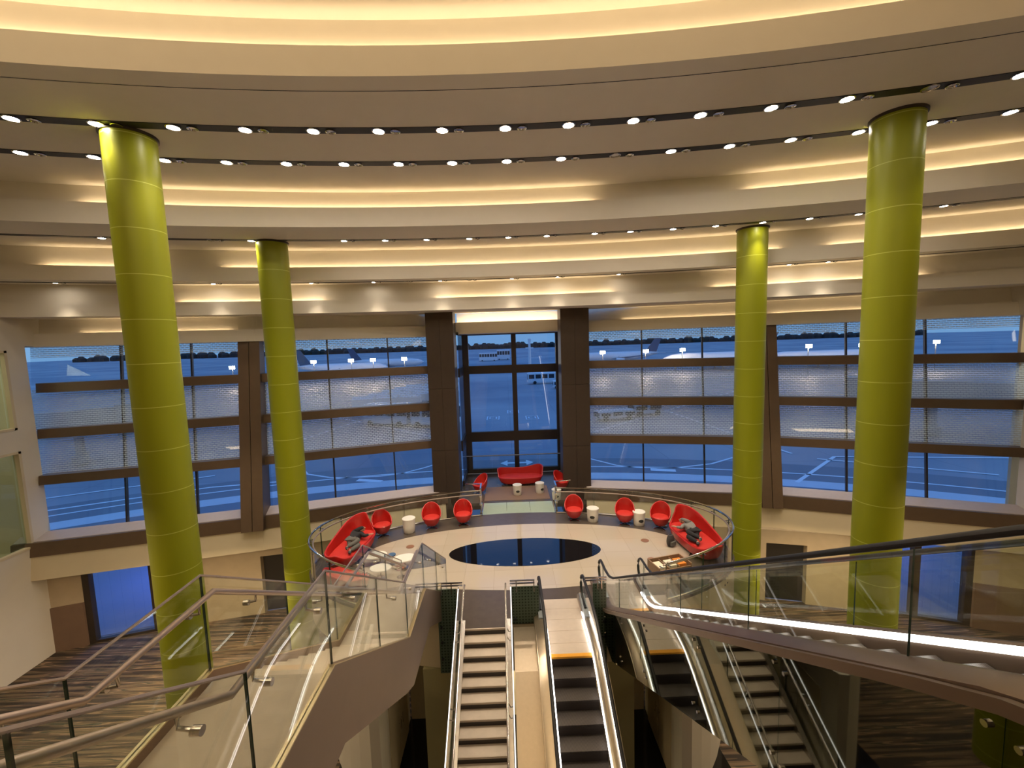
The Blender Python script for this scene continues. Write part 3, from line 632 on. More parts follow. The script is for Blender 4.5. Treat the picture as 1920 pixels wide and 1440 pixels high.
pc = [(11.0, 0), (8.85, 0), (8.85 - 4.5 / SLC, G), (-.6, G)]
escalator('central escalator with dark steps and yellow comb strip, beside the cream stairs', pc, .34, 1.48, 10.6, 0, True, 22, 0, 'brushed', False, (-1, 1), (.9, 8.85, 0))
SLR = .607
prr = [(11.75, 0), (10.35, 0), (10.35 - 5.4 / SLR, 5.4), (-.2, 5.4)]
escalator('escalator with bright light strips rising to the right foreground', prr, 2.12, 3.24, 11.2, 0, True, 25, 0, 'stringer', True, (1,), (2.68, 10.35, 0))
# sloping metal cover between stairs and escalator
b = MB(); b.yz([(10.0, -.05), (10.0, -.3), (8.75, -.5), (8.75 - 6, -.5 - 6 * SLC), (2.75, -.25 - 6 * SLC), (8.75, -.22)], -.36, .17)
t = tag(b.build('cover_panel', 'brushed'), 'sloping brushed metal cover between the cream stairs and central escalator', 'metal cover')
# ------------------------------------------------------------------ left stairs
ls = thing('staircase', 'wide landing stairs with glass sides descending on the left to the platform', 'stairs', (-2.78, 2.8, 3.72))
LX0, LX1 = -3.38, -2.22
fl = [((.15, 5.4), (2.75, 3.72), 10), ((4.05, 3.72), (7.0, 1.86), 11), ((8.47, 1.86), (11.35, 0.0), 11)]
sideline = [(-.9, 5.4), (.15, 5.4), (2.75, 3.72), (4.05, 3.72), (7.0, 1.86), (8.47, 1.86), (11.35, 0.0)]
for (y0, z0), (y1, z1), nn in fl:
    dy = (y1 - y0) / nn; dz = (z0 - z1) / nn
    for i in range(nn):
        z = z0 - (i + 1) * dz; b = MB(); b.box(LX0, y0 + i * dy - .02, z - .06, LX1, y0 + (i + 1) * dy, z, 0)
        b.box(LX0, y0 + i * dy - .02, z, LX1, y0 + i * dy, z + dz - .06, 0); b.box(LX0, y0 + (i + 1) * dy - .05, z - .055, LX1, y0 + (i + 1) * dy + .006, z + .003, 1)
        b.build('step', ['step_cream', 'plate'], ls)
for y0, y1, z in ((2.75, 4.07, 3.72), (7.0, 8.49, 1.86)): MB().box(LX0, y0, z - .12, LX1, y1, z).build('landing', 'step_cream', ls)
b = MB(); b.box(LX0, -.9, 5.28, LX1, .17, 5.4); b.build('landing', 'step_cream', ls)
def off(dz, a=0, b_=None): return [(y, z + dz) for y, z in sideline[a:b_]]
for x0, x1 in ((LX0 - .06, LX0), (LX1, LX1 + .06)):
    MB().yz(off(.10) + [(11.35, -.0), (10.3, -.0), (8.7, .95), (7.1, .98), (6.65, 1.22), (4.15, 2.85), (2.6, 2.9), (0, 4.6), (-.9, 4.6)], x0, x1).build('stringer', 'stringer', ls)
    P = off(.10); b = MB()
    for p, q in zip(P, P[1:]):
        for xx in (x0 - .005, x1 - .035): b.hexa([(xx, p[0], p[1] - .002), (xx + .04, p[0], p[1] - .002), (xx + .04, q[0], q[1] - .002), (xx, q[0], q[1] - .002)], [(xx, p[0], p[1] + .012), (xx + .04, p[0], p[1] + .012), (xx + .04, q[0], q[1] + .012), (xx, q[0], q[1] + .012)])
    b.build('edge_cap', 'gold_cap', ls)
# soffit
lowl = [(-.9, 4.62), (0, 4.62), (2.6, 2.92), (4.15, 2.87), (6.65, 1.24), (7.1, 1.0), (8.7, .97), (10.3, .02)]
b = MB(); b.grid([[(LX0, y, z) for y, z in lowl], [(LX1, y, z) for y, z in lowl]]); b.build('soffit', 'stringer', ls)
for x in (LX0 - .03, LX1 + .03):
    for (p, q), nn in zip(zip(sideline[1:], sideline[2:]), (2, 1, 2, 1, 2)):
        sp_ = (q[1] - p[1]) / (q[0] - p[0])
        for i in range(nn):
            ya = p[0] + (q[0] - p[0]) * i / nn; yb_ = p[0] + (q[0] - p[0]) * (i + 1) / nn
            za = p[1] + (ya - p[0]) * sp_; zb_ = p[1] + (yb_ - p[0]) * sp_
            MB().yz([(ya + .006, za + .02), (yb_ - .006, zb_ + .02), (yb_ - .006, zb_ + 1.1), (ya + .006, za + 1.1)], x - .009, x + .009, 0, 1).build('glass_panel', ['rail_glass', 'glass_edge'], ls)
    MB().tube([(x, y, z + 1.1) for y, z in sideline[1:]] , .013, 6).build('glass_top_rail', 'rail_satin', ls, True)
    xi = x + (.11 if x < -3 else -.11)
    hp = []
    S_ = [(y, z + .93) for y, z in sideline]
    hr = MB().tube([(xi, *p) for p in S_], .029, 12).build('handrail', 'rail_satin', ls, True)
    for y in (.9, 2.3, 3.0, 3.85, 4.7, 6.3, 7.3, 8.2, 9.2, 10.8):
        for (p, q) in zip(sideline, sideline[1:]):
            if p[0] <= y <= q[0]:
                z = p[1] + (q[1] - p[1]) * (y - p[0]) / (q[0] - p[0]) + .93
                b = MB(); b.tube([(xi, y, z - .02), (xi, y, z - .10), (x, y, z - .12)], .014, 8); b.tube([(x - .03, y, z - .12), (x + .03, y, z - .12)], .03, 12); b.build('bracket', 'steel', hr, True)
# box under the end of the stairs
struct(MB().box(-2.24, 8.9, -1.2, -2.1, 10.3, .5).build('trim_6', 'bronze')) if False else None
# ------------------------------------------------------------------ furniture
def shell(b, a, d, z0, rim, base=.55, n=48, levels=7, power=2.6, taper=1.35):
    rows_ = []
    for i in range(levels + 1):
        u = i / levels; r = []
        for j in range(n):
            th = 2 * pi * j / n; c, s_ = cos(th), sin(th); k = (abs(c) ** power + abs(s_) ** power) ** (-1 / power)
            zt = rim(th); z = z0 + (zt - z0) * u; w = base + (1 - base) * min(1, ((z - z0) / .36)) ** .6
            w += .10 * max(0, z - .42) * (1 if s_ > 0 else .3)
            r.append((a * k * c * w, d * k * s_ * w, z))
        rows_.append(r)
    b.grid(rows_, closed=True)
    return rows_
def solid(o, t=.045):
    md = o.modifiers.new('thick', 'SOLIDIFY'); md.thickness = t; md.offset = -1; bv = o.modifiers.new('bevel', 'BEVEL'); bv.width = .015; bv.segments = 2; bv.limit_method = 'ANGLE'
def seat(b, a, d, z, n=40, power=2.6, th=.12):
    P = []
    for j in range(n):
        t_ = 2 * pi * j / n; c, s_ = cos(t_), sin(t_); k = (abs(c) ** power + abs(s_) ** power) ** (-1 / power); P.append((a * k * c, d * k * s_))
    rows_ = [[(x * q, y * q, z + h) for x, y in P] for q, h in ((.9, -th), (.98, -th * .6), (1.0, -.03), (.96, .0), (.8, .018), (.4, .024), (.02, .026))]
    b.grid(rows_, closed=True)
# egg armchair, back towards +y
ch = thing('egg_chair', '', 'armchair')
b = MB()
def rimc(t):
    s_ = sin(t); return .44 + (.46 * max(0, (s_ + .45) / 1.45) ** 1.1)
shell(b, .37, .35, .09, rimc, base=.40, power=2.0); o = b.build('shell', 'red_shell', ch, True); solid(o, .04)
b = MB(); seat(b, .30, .28, .43, power=2.0); b.build('seat_cushion', 'red_cushion', ch, True)
b = MB(); b.tube([(0, 0, .03), (0, 0, .2)], .045, 12); b.build('pedestal', 'chrome', ch, True)
b = MB()
for k in range(4):
    a_ = pi / 4 + k * pi / 2; b.tube([(0, 0, .035), (.25 * cos(a_), .25 * sin(a_), .02)], .03, 8, sq=.5); b.lathe([(.045, 0), (.045, .02), (.02, .03)], 12, c=(.25 * cos(a_), .25 * sin(a_)))
b.build('star_base', 'chrome', ch, True)
chairs = [(-5.15, 15.42, .5, 'egg shaped red armchair beside the left red sofa, facing the inlay'), (-3.4, 15.95, .2, 'egg shaped red armchair just right of the left white barrel table'),
          (-2.2, 16.15, .12, 'egg shaped red armchair nearest the bridge on its left side'), (2.15, 16.2, -.08, 'egg shaped red armchair nearest the bridge on its right side'),
          (4.0, 15.65, -.3, 'egg shaped red armchair between the two white barrel tables on the right'), (5.2, 15.2, -.5, 'egg shaped red armchair beside the right red sofa'),
          (-1.75, 19.55, -.9, 'dark red armchair half hidden at the left edge of the window bay', ), (2.1, 19.6, .9, 'dark red armchair half hidden at the right edge of the window bay')]
for i, c_ in enumerate(chairs):
    x, y, rz, lb = c_[:4]
    if i == 0: ch.location = (x, y, 0); ch.rotation_euler = (0, 0, rz); ch['label'] = lb; ch['group'] = 'red egg chairs'
    else: dup(ch, (x, y, 0), rz, lb, 'red egg chairs')
# sofas
def sofa(label, a, d, rim, loc, rz):
    t = thing('curved_sofa', label, 'sofa'); b = MB(); shell(b, a, d, .08, rim, base=.82, n=72, power=3.0)
    o = b.build('shell', 'red_shell', t, True); solid(o, .06)
    b = MB(); seat(b, a - .08, d - .07, .42, n=64, power=3.0, th=.2); b.build('seat_cushion', 'red_cushion', t, True)
    b = MB()
    for sx_ in (-1, 1):
        for sy_ in (-1, 1): b.lathe([(.03, 0), (.035, .1)], 10, c=(sx_ * a * .6, sy_ * d * .5))
    b.build('foot', 'chrome', t); t.location = loc; t.rotation_euler = (0, 0, rz); return t
def rim_hi(sgn, lo=.42):   # back along +y, taller toward sgn*x
    def f(th):
        x, y = cos(th), sin(th); bk = max(0, min(1, (y + .55) / .8)); e = .5 + .5 * sgn * x
        h = .60 + .42 * (e * e * (3 - 2 * e)); side = .66 if (sgn * x < 0) else .9
        front = .40 + (.26 * max(0, -sgn * x) ** 5)
        return front + (h - front) * (bk * bk * (3 - 2 * bk))
    return f
sL = (-5.72, 13.9); aL = radians(82)
sofa('high backed curved red sofa at the left end of the platform, person lying on it', 1.22, .5, rim_hi(1), (sL[0], sL[1], 0), aL)
sR = (5.75, 13.6); aR = radians(-83)
sofa('high backed curved red sofa at the right end of the platform, person lying on it', 1.2, .5, rim_hi(-1), (sR[0], sR[1], 0), aR)
def rim_c(th):
    x, y = cos(th), sin(th); bk = max(0, min(1, (y + .45) / .7)); h = .74 + .14 * math.exp(-((x - .75) / .3) ** 2) + .03 * math.exp(-((x + .8) / .2) ** 2) - .04 * math.exp(-((x + .1) / .4) ** 2)
    return .40 + (h - .40) * bk * bk * (3 - 2 * bk)
sofa('long dark red sofa with wavy back in the window bay, facing the platform', 1.12, .45, rim_c, (.2, 20.75, 0), 0)
def rim_b(th):
    x, y = cos(th), sin(th); bk = max(0, min(1, (y + .3) / .6)); return .38 + .16 * bk
sofa('low backed red sofa cut by the stair glass, in front of the left high sofa', .75, .42, rim_b, (-5.2, 11.95, 0), radians(150))
# barrel tables
bt_ = thing('barrel_table', '', 'side table')
b = MB(); n_ = 32
prof = [(.17, 0), (.185, .02), (.195, .22), (.205, .42), (.215, .47), (.20, .48)]
b.lathe(prof, n_); b.build('body', 'white_plastic', bt_, True)
b = MB(); b.lathe([(.10, .47), (.18, .482), (.19, .484)], n_); b.build('top_plate', 'white_plastic', bt_, True)
b = MB(); pts = [(.085 * cos(q), .055 * sin(q)) for q in [2 * pi * i / 20 for i in range(20)]]
b.hexa([(x, -.206 + .02 * (x / .085) ** 2, .2 + z) for x, z in pts], [(x, -.17, .2 + z) for x, z in pts]); b.build('side_hole', 'dark_hole', bt_)
tabs = [(-4.2, 15.62, 2.6, 'white barrel side table between two red armchairs on the left', 1.15), (2.85, 16.0, -.3, 'white barrel side table beside the armchair nearest the bridge on its right', 1.1), (4.5, 15.5, .1, 'white barrel side table between two red armchairs far right', 1.1),
        (.0, 19.2, .1, 'white barrel table in front of the middle of the dark red bay sofa', 1), (1.05, 19.35, .6, 'white barrel table in front of the right end of the bay sofa', 1), (1.72, 18.4, 0, 'white barrel table partly behind the right railing post', 1)]
for i, (x, y, rz, lb, sc) in enumerate(tabs):
    if i == 0: bt_.location = (x, y, 0); bt_.rotation_euler = (0, 0, rz); bt_['label'] = lb; bt_['group'] = 'white barrel tables'; q = bt_
    else: q = dup(bt_, (x, y, 0), rz, lb, 'white barrel tables')
    q.scale = (sc, sc, sc)
# low oval tables
for x, y, a_, d_, rz, mt, lb in ((-4.75, 13.25, .36, .26, .2, 'white_plastic', 'low white oval table nearest the left sofa seat'), (-3.75, 13.0, .36, .26, .3, 'white_plastic', 'low white oval table farthest right of three by the stair glass'), (-4.35, 12.45, .32, .24, 0, 'white_plastic', 'low white oval table nearest the camera of three'),
                                 (-4.22, 13.25, .12, .12, 0, 'blue_top', 'tiny dark blue round table among white oval tables'), (-3.75, 12.45, .14, .2, 0, 'brown_top', 'small brown oval stool beside the nearest white oval table')):
    t = thing('oval_table', lb, 'low table', (x, y, 0), rz)
    b = MB(); b.lathe([(1, .30), (1.03, .315), (1, .335), (.9, .338)], 32, sx=a_, sy=d_); o = b.build('table_top', mt, None, True); o.parent = t
    b = MB(); b.lathe([(.12, .0), (.12, .012), (.02, .02), (.02, .30)], 16, sx=1, sy=1); o = b.build('pedestal', 'steel', None, True); o.parent = t
# brochure box
t = thing('brochure_box', 'tilted wooden tray of leaflets behind the right curved handrail', 'tray', (4.35, 12.1, 0), radians(14))
b = MB(); b.box(-.55, -.3, .02, .55, .3, .10); b.box(-.55, -.3, .1, -.52, .3, .38); b.box(.52, -.3, .1, .55, .3, .38); b.box(-.55, .27, .1, .55, .3, .38); b.box(-.55, -.3, .1, .55, -.27, .3)
for x in (-.2, .15): b.box(x, -.27, .1, x + .02, .27, .33)
o = b.build('tray', 'wood_box'); o.parent = t
for i, (x, mt) in enumerate(((-.4, 'paper'), (-.02, 'paper'), (.3, 'paper_orange'))):
    b = MB(); b.box(x - .11, -.2, .1, x + .14, .15, .34); o = b.build('leaflet_stack', mt); o.parent = t
# ------------------------------------------------------------------ people
def skin(name, mat, parent, chains, sub=2):
    me = bpy.data.meshes.new(name); vs = []; es = []; rs = []; idx = {}
    for chn in chains:
        pr_ = None
        for (key, p, r) in chn:
            if key in idx: k = idx[key]
            else: k = len(vs); idx[key] = k; vs.append(p); rs.append(r)
            if pr_ is not None: es.append((pr_, k))
            pr_ = k
    me.from_pydata(vs, es, []); me.materials.append(M[mat]); o = bpy.data.objects.new(name, me); C.objects.link(o)
    if parent is not None: o.parent = parent
    md = o.modifiers.new('skin', 'SKIN'); md.use_smooth_shade = True
    for i, r in enumerate(rs): me.skin_vertices[0].data[i].radius = (r, r) if not isinstance(r, tuple) else r
    me.skin_vertices[0].data[0].use_root = True
    s2 = o.modifiers.new('sub', 'SUBSURF'); s2.levels = sub; s2.render_levels = sub
    return o
def person(label, loc, rz, mir, top, bottom, shoes):
    t = thing('person', label, 'person', loc, rz); s = mir
    z = 0
    J = dict(pel=(-.12 * s, .0, .55), ch=(.2 * s, .03, .58), ne=(.42 * s, .02, .60), hd=(.54 * s, .0, .64), hp1=(-.14 * s, -.02, .53), hp2=(-.12 * s, 0, .63),
             kn1=(-.30 * s, -.36, .56), an1=(-.62 * s, -.22, .52), ft1=(-.72 * s, -.30, .50), kn2=(-.22 * s, -.34, .68), an2=(-.56 * s, -.10, .60), ft2=(-.66 * s, -.2, .60),
             sh1=(.34 * s, -.14, .60), el1=(.20 * s, -.28, .60), wr1=(.36 * s, -.38, .58), sh2=(.34 * s, .10, .68), el2=(.36 * s, -.12, .80), wr2=(.52 * s, -.10, .73))
    c = lambda k, r: (k, J[k], r)
    body = [[c('pel', .10), c('ch', .115), c('ne', .055), c('hd', .06)], [c('pel', .1), c('hp1', .08), c('kn1', .055), c('an1', .036), c('ft1', .032)], [c('pel', .1), c('hp2', .08), c('kn2', .055), c('an2', .036), c('ft2', .032)],
            [c('ch', .115), c('sh1', .055), c('el1', .038), c('wr1', .026)], [c('ch', .115), c('sh2', .055), c('el2', .038), c('wr2', .026)]]
    for w in ('wr1', 'wr2'):
        p = Vector(J[w]); d = (p - Vector(J['el' + w[-1]])).normalized(); sd = d.cross(Vector((0, 0, 1))).normalized()
        palm = p + d * .06; body.append([(w, tuple(p), .026), (w + 'p', tuple(palm), .03)])
        for q in range(4):
            k1 = palm + d * .045 + sd * (q - 1.5) * .019; k2 = k1 + d * .035 * (1, 1.15, 1.05, .8)[q] + Vector((0, 0, -.015))
            body.append([(w + 'p', tuple(palm), .03), ('%sf%d' % (w, q), tuple(k1), .009), ('%sg%d' % (w, q), tuple(k2), .008)])
        th = palm + sd * .045; body.append([(w + 'p', tuple(palm), .03), (w + 't', tuple(th), .01), (w + 'u', tuple(th + d * .03), .009)])
    skin('body', 'skin', t, body)
    hx, hy, hz = J['hd']; hx += .05 * s
    b = MB(); rows_ = []
    for i in range(9):
        ph = pi * i / 8; rr = sin(ph); rows_.append([(hx + .118 * cos(ph) * s, hy - .012 + .078 * rr * cos(q) - (.02 * max(0, -cos(q)) * rr), hz + .085 * rr * sin(q)) for q in [2 * pi * j / 16 for j in range(16)]])
    b.grid(rows_, closed=True); b.tube([(hx - .01 * s, hy - .085, hz), (hx - .03 * s, hy - .125, hz), (hx - .045 * s, hy - .10, hz)], .012, 8, rs=[.008, .014, .01])
    for q in (-.075, .075): b.lathe([(.02, hz + q - .012), (.022, hz + q + .012)], 10, c=(hx - .01 * s, hy + .015))
    head = b.build('head', 'skin', None, True); head.parent = t
    b = MB()
    for q in (-.032, .032): b.lathe([(.004, hz + q - .008), (.011, hz + q), (.004, hz + q + .008)], 8, c=(hx + .012 * s, hy - .092))
    b.box(min(hx - .066 * s, hx - .06 * s), hy - .097, hz - .025, max(hx - .066 * s, hx - .06 * s), hy - .088, hz + .025); b.build('eyes_and_mouth', 'hair_dark').parent = head
    b = MB(); rows_ = []
    for i in range(7):
        ph = pi * .62 * i / 6; rr = sin(ph); rows_.append([(hx + .128 * cos(ph) * s, hy + .004 + .088 * rr * cos(q) * (1 if cos(q) > 0 else .72), hz + .094 * rr * sin(q)) for q in [2 * pi * j / 16 for j in range(16)]])
    b.grid(rows_, closed=True); b.build('hair', 'hair_dark', None, True).parent = t
    J2 = lambda k, d: (k, J[k], d)
    skin('jacket', top, t, [[J2('pel', .135), J2('ch', .155), ('nk', tuple(Vector(J['ne']) - Vector((.05 * s, 0, 0))), .085)], [J2('ch', .155), J2('sh1', .08), J2('el1', .058), ('w1', tuple(Vector(J['wr1']) * .85 + Vector(J['el1']) * .15), .044)], [J2('ch', .155), J2('sh2', .08), J2('el2', .058), ('w2', tuple(Vector(J['wr2']) * .85 + Vector(J['el2']) * .15), .044)]])
    skin('trousers', bottom, t, [[J2('pel', .13), J2('hp1', .105), J2('kn1', .082), ('a1', tuple(Vector(J['an1']) * .95 + Vector(J['kn1']) * .05), .055)], [J2('pel', .13), J2('hp2', .105), J2('kn2', .082), ('a2', tuple(Vector(J['an2']) * .95 + Vector(J['kn2']) * .05), .055)]])
    if shoes:
        skin('shoes', 'shoe', t, [[J2('an1', .05), J2('ft1', .045)]]); skin('shoes', 'shoe', t, [[J2('an2', .05), J2('ft2', .045)]])
    t.scale = (1.1, 1.1, 1.04); return t
person('person in dark jacket and grey trousers curled on the left sofa, hand to head', (sL[0] + .02, sL[1], -.02), aL, 1, 'jacket_dark', 'trouser_grey', True)
person('person in grey hooded top and dark trousers curled on the right sofa', (sR[0] - .02, sR[1], -.02), aR, -1, 'hoodie_grey', 'jacket_dark', True)
t = thing('backpack', 'dark grey backpack on the floor by the right sofa', 'bag', (5.02, 13.75, 0), .5)
b = MB(); rows_ = []
for i in range(8):
    u = i / 7; w = .16 * sin(pi * (.12 + .8 * u)) ** .4; rows_.append([(w * cos(q) * 1.0, w * .65 * sin(q), .01 + .38 * u) for q in [2 * pi * j / 14 for j in range(14)]])
b.grid(rows_, closed=True); b.add(rows_[0], [tuple(range(14))]); b.add(rows_[-1], [tuple(range(14))]); b.build('bag_body', 'shoe', None, True).parent = t
b = MB(); b.tube([(-.03, 0, .38), (-.03, 0, .43), (.03, 0, .43), (.03, 0, .38)], .01, 6); b.build('handle', 'rubber', None).parent = t
b = MB(); b.box(-.1, -.15, .06, .1, -.08, .2); b.build('pocket', 'trouser_grey', None).parent = t
# ------------------------------------------------------------------ outside: apron
ap = struct(MB().add([(-1500, 13.5, G - .03), (1500, 13.5, G - .03), (1500, 1600, G - .02), (-1500, 1600, G - .02)], [(0, 1, 2, 3)]).build('ground', 'apron'))
def line_(pts, w, mat='paint_white', name='painted_line'):
    b = MB(); z = G + (.0 if mat != 'asphalt_dark' else -.012)
    for p, q in zip(pts, pts[1:]):
        d = Vector((q[0] - p[0], q[1] - p[1], 0)).normalized(); nn = Vector((-d.y, d.x, 0)) * w / 2; a_ = Vector((p[0], p[1], z)); c_ = Vector((q[0], q[1], z)); b.add([a_ - nn, a_ + nn, c_ + nn, c_ - nn], [(0, 1, 2, 3)])
    return b.build(name, mat, ap)
cr = lambda r, x0, x1, n=30: [(x0 + (x1 - x0) * i / n, ry(r, x0 + (x1 - x0) * i / n)) for i in range(n + 1)]
for r0, r1, dz, mt, nm in ((50.9, 73, -.012, 'asphalt_dark', 'dark_strip'), (66.6, 68.3, -.004, 'curb', 'pale_strip'), (70, 70.25, .0, 'paint_white', 'painted_line')):
    b = MB(); q = [-44 + 88 * i / 60 for i in range(61)]; b.grid([[(x, ry(rr, x), G + dz) for x in q] for rr in (r0, r1)]); b.build(nm, mt, ap)
for s_, X in ((1, [(6.5, 42), (7.9, 40.3), (9.5, 38.2), (11.2, 37.2), (14.4, 36.8), (18, 37.6), (21, 39.4), (25, 44)]), (-1, [(-22, 43), (-19.1, 38.9), (-16.5, 37.6), (-14.8, 37.3), (-12, 37.4), (-10.2, 38), (-8.4, 39.6), (-7, 41.3)])): line_(X, .25)
b = MB(); z = G + .01
b.add([(12, 36.2, z), (14, 35.6, z), (14.2, 36.3, z), (12.2, 36.9, z)], [(0, 1, 2, 3)]); b.add([(-13.7, 36.2, z), (-11.4, 35.6, z), (-11.3, 36.2, z), (-13.6, 36.9, z)], [(0, 1, 2, 3)]); b.build('painted_patch', 'paint_white', ap)
for X in ([(-27, 53.5), (-24, 66.6), (-8.8, 52.2)], [(10.4, 52.8), (24.9, 66.7), (26.1, 49.6), (27, 40)], [(-60, 100), (-24, 66.6)], [(24.9, 66.7), (60, 100)], [(-36, 31.5), (-26, 36), (-20, 37)], [(-40, 34), (-28, 39.5)], [(22, 32), (30, 38.5), (45, 36)], [(28, 38), (38, 32)]): line_(X, .3)
b = MB(); z = G + .012   # double headed arrow, bay axis
b.add([(-.5, 40.4, z), (1.3, 40.4, z), (1.3, 39.9, z), (-.5, 39.9, z)], [(0, 1, 2, 3)]); b.add([(-.5, 41.1, z), (-1.2, 40.15, z), (-.5, 39.2, z)], [(0, 1, 2)]); b.add([(1.3, 41.1, z), (2.0, 40.15, z), (1.3, 39.2, z)], [(0, 1, 2)]); b.build('painted_arrow', 'paint_white', ap)
for x, y in ((-2.6, 65.5), (.6, 71), (3.4, 64.8)):
    line_([(x - .9, y - 1.6), (x + .9, y - 1.6), (x + .9, y + 1.6), (x - .9, y + 1.6), (x - .9, y - 1.6)], .16, name='painted_mark')
    line_([(x + .1, y + .7), (x - .5, y + .7), (x - .5, y - .7), (x + .1, y - .7)], .2, name='painted_mark'); line_([(x + .5, y + .8), (x + .5, y - .8)], .2, name='painted_mark')
def vehicle(label, x, y, L, w, h, rz, kind='bus', loc_cat='bus'):
    t = thing(kind, label, loc_cat, (x, y, G), rz)
    b = MB(); b.box(-L / 2, -w / 2, .4, L / 2, w / 2, h); o = b.build('body', 'vehicle_white'); o.parent = t; bv = o.modifiers.new('b', 'BEVEL'); bv.width = .18; bv.segments = 2
    b = MB(); k = int(L / 1.6)
    for i in range(k):
        for s_ in (-1, 1): b.box(-L / 2 + .25 + i * L / k, s_ * (w / 2 + .01) - .015, h * .5, -L / 2 + .25 + (i + .8) * L / k, s_ * (w / 2 + .01) + .015, h * .86)
    b.box(-L / 2 - .02, -w / 2 + .15, h * .4, -L / 2, w / 2 - .15, h * .88); b.box(L / 2, -w / 2 + .15, h * .4, L / 2 + .02, w / 2 - .15, h * .88); b.build('windows', 'vehicle_glass').parent = t
    for fx in (-.33, .33):
        for s_ in (-1, 1):
            yy = s_ * (w / 2 - .1); MB().tube([(fx * L, yy - .14, .45), (fx * L, yy + .14, .45)], .45, 16).build('wheel', 'rubber').parent = t
    return t
vehicle('white airport bus seen through the windows left of the bay, near half', -17.8, 62.5, 7.2, 2.8, 3.2, radians(-16)); vehicle('white airport bus seen just left of the bay pillar', -10.6, 60.2, 6.6, 2.8, 3.2, radians(-18))
vehicle('white bus far out on the apron beyond the right bay pane', 11, 118, 11, 2.6, 3.1, radians(3)); vehicle('small white van parked behind the far bus', 13.5, 104, 5, 2, 2, 0, 'van', 'van')
vehicle('low white tow tractor seen right of the bay', 15.0, 60.5, 5.5, 2.2, 1.5, radians(12), 'tow_tractor', 'vehicle'); vehicle('white belt loader truck behind the low tow tractor', 20.4, 63.5, 4.6, 2.2, 1.9, radians(12), 'loader_truck', 'vehicle')
vehicle('white service truck on the horizon in the left bay pane', -12, 285, 12, 5, 5.5, 0, 'service_truck', 'truck'); vehicle('second white service truck on the horizon, right of the first', -2, 300, 9, 5, 7, 0, 'service_truck', 'truck')
cart0 = None; ci = 0
for r_i in range(5):
    for c_i in range(3):
        x = -27 + c_i * 4.2 + r_i * 1.2; y = 79 + r_i * 5.5 + c_i * .7; lb = 'covered white baggage trailer, row %s from the building, %s in its row' % (ORD[r_i], ['left', 'middle', 'right'][c_i])
        if cart0 is None:
            t = thing('baggage_trailer', lb, 'trailer', (x, y, G), .1, 'covered baggage trailers'); cart0 = t
            b = MB(); b.yz([(-1, .6), (1, .6), (1, 2.0), (0, 2.5), (-1, 2.0)], -1.9, 1.9); b.build('cover', 'vehicle_white').parent = t
            b = MB(); [b.tube([(fx, yy - .1, .3), (fx, yy + .1, .3)], .3, 12) for fx in (-1.3, 1.3) for yy in (-.8, .8)]; b.build('wheels', 'rubber').parent = t
        else: dup(cart0, (x, y, G), .1, lb)
def airplane(label, x, y, L, rz):
    t = thing('airliner', label, 'airplane', (x, y, G), rz, 'parked airliners'); R_ = L * .05; zc = R_ + L * .045
    b = MB(); P = [(-.5, .05), (-.47, .45), (-.42, .8), (-.34, 1), (.2, 1), (.34, .75), (.45, .35), (.5, .08)]
    b.tube([(p * L, 0, zc + (.5 * R_ * max(0, (p - .2)) / .3)) for p, r in P], R_, 20, rs=[R_ * r for p, r in P]); b.build('fuselage', 'plane_white', None, True).parent = t
    for s_ in (-1, 1):
        b = MB(); b.hexa([(-.08 * L, s_ * R_ * .6, zc - R_ * .5), (.12 * L, s_ * R_ * .6, zc - R_ * .5), (.24 * L, s_ * .46 * L, zc + R_ * .5), (.19 * L, s_ * .46 * L, zc + R_ * .5)], [(-.08 * L, s_ * R_ * .6, zc - R_ * .2), (.12 * L, s_ * R_ * .6, zc - R_ * .3), (.24 * L, s_ * .46 * L, zc + R_ * .55), (.19 * L, s_ * .46 * L, zc + R_ * .55)]); b.build('wing', 'plane_white').parent = t
        b = MB(); b.tube([(-.06 * L, s_ * .16 * L, zc - R_ * .8), (.03 * L, s_ * .16 * L, zc - R_ * .8)], R_ * .5, 14); b.build('engine', 'plane_white', None, True).parent = t
        b = MB(); b.hexa([(.38 * L, s_ * .1 * R_, zc + R_ * .4), (.48 * L, s_ * .1 * R_, zc + R_ * .4), (.51 * L, s_ * .17 * L, zc + R_ * .6), (.47 * L, s_ * .17 * L, zc + R_ * .6)], [(.38 * L, s_ * .1 * R_, zc + R_ * .55), (.48 * L, s_ * .1 * R_, zc + R_ * .55), (.51 * L, s_ * .17 * L, zc + R_ * .65), (.47 * L, s_ * .17 * L, zc + R_ * .65)]); b.build('tailplane', 'plane_white').parent = t
        b = MB(); b.tube([(0, s_ * .06 * L, 0), (0, s_ * .06 * L, zc)], L * .008, 8); b.build('landing_gear', 'grey_metal').parent = t
    b = MB(); b.tube([(-.38 * L, 0, 0), (-.38 * L, 0, zc)], L * .006, 8); b.build('landing_gear', 'grey_metal').parent = t
    b = MB(); b.hexa([(.33 * L, -.15, zc + R_ * .7), (.47 * L, -.15, zc + R_ * .7), (.53 * L, -.1, zc + R_ * 4), (.46 * L, -.1, zc + R_ * 4)], [(.33 * L, .15, zc + R_ * .7), (.47 * L, .15, zc + R_ * .7), (.53 * L, .1, zc + R_ * 4), (.46 * L, .1, zc + R_ * 4)]); b.build('tail_fin', 'plane_tail').parent = t
airplane('airliner with dark tail, nearer of two seen left of the bay', -66, 172, 38, pi - .12); airplane('airliner with dark tail, second from the left, just left of the bay', -60, 215, 38, pi - .1)
airplane('airliner seen right of the bay with its tail to the right', 52, 200, 40, .05); airplane('airliner fuselage partly hidden behind the right far green column', 74, 148, 42, .1); airplane('airliner low in the window behind the nearest right column', 105, 140, 40, 0.0)
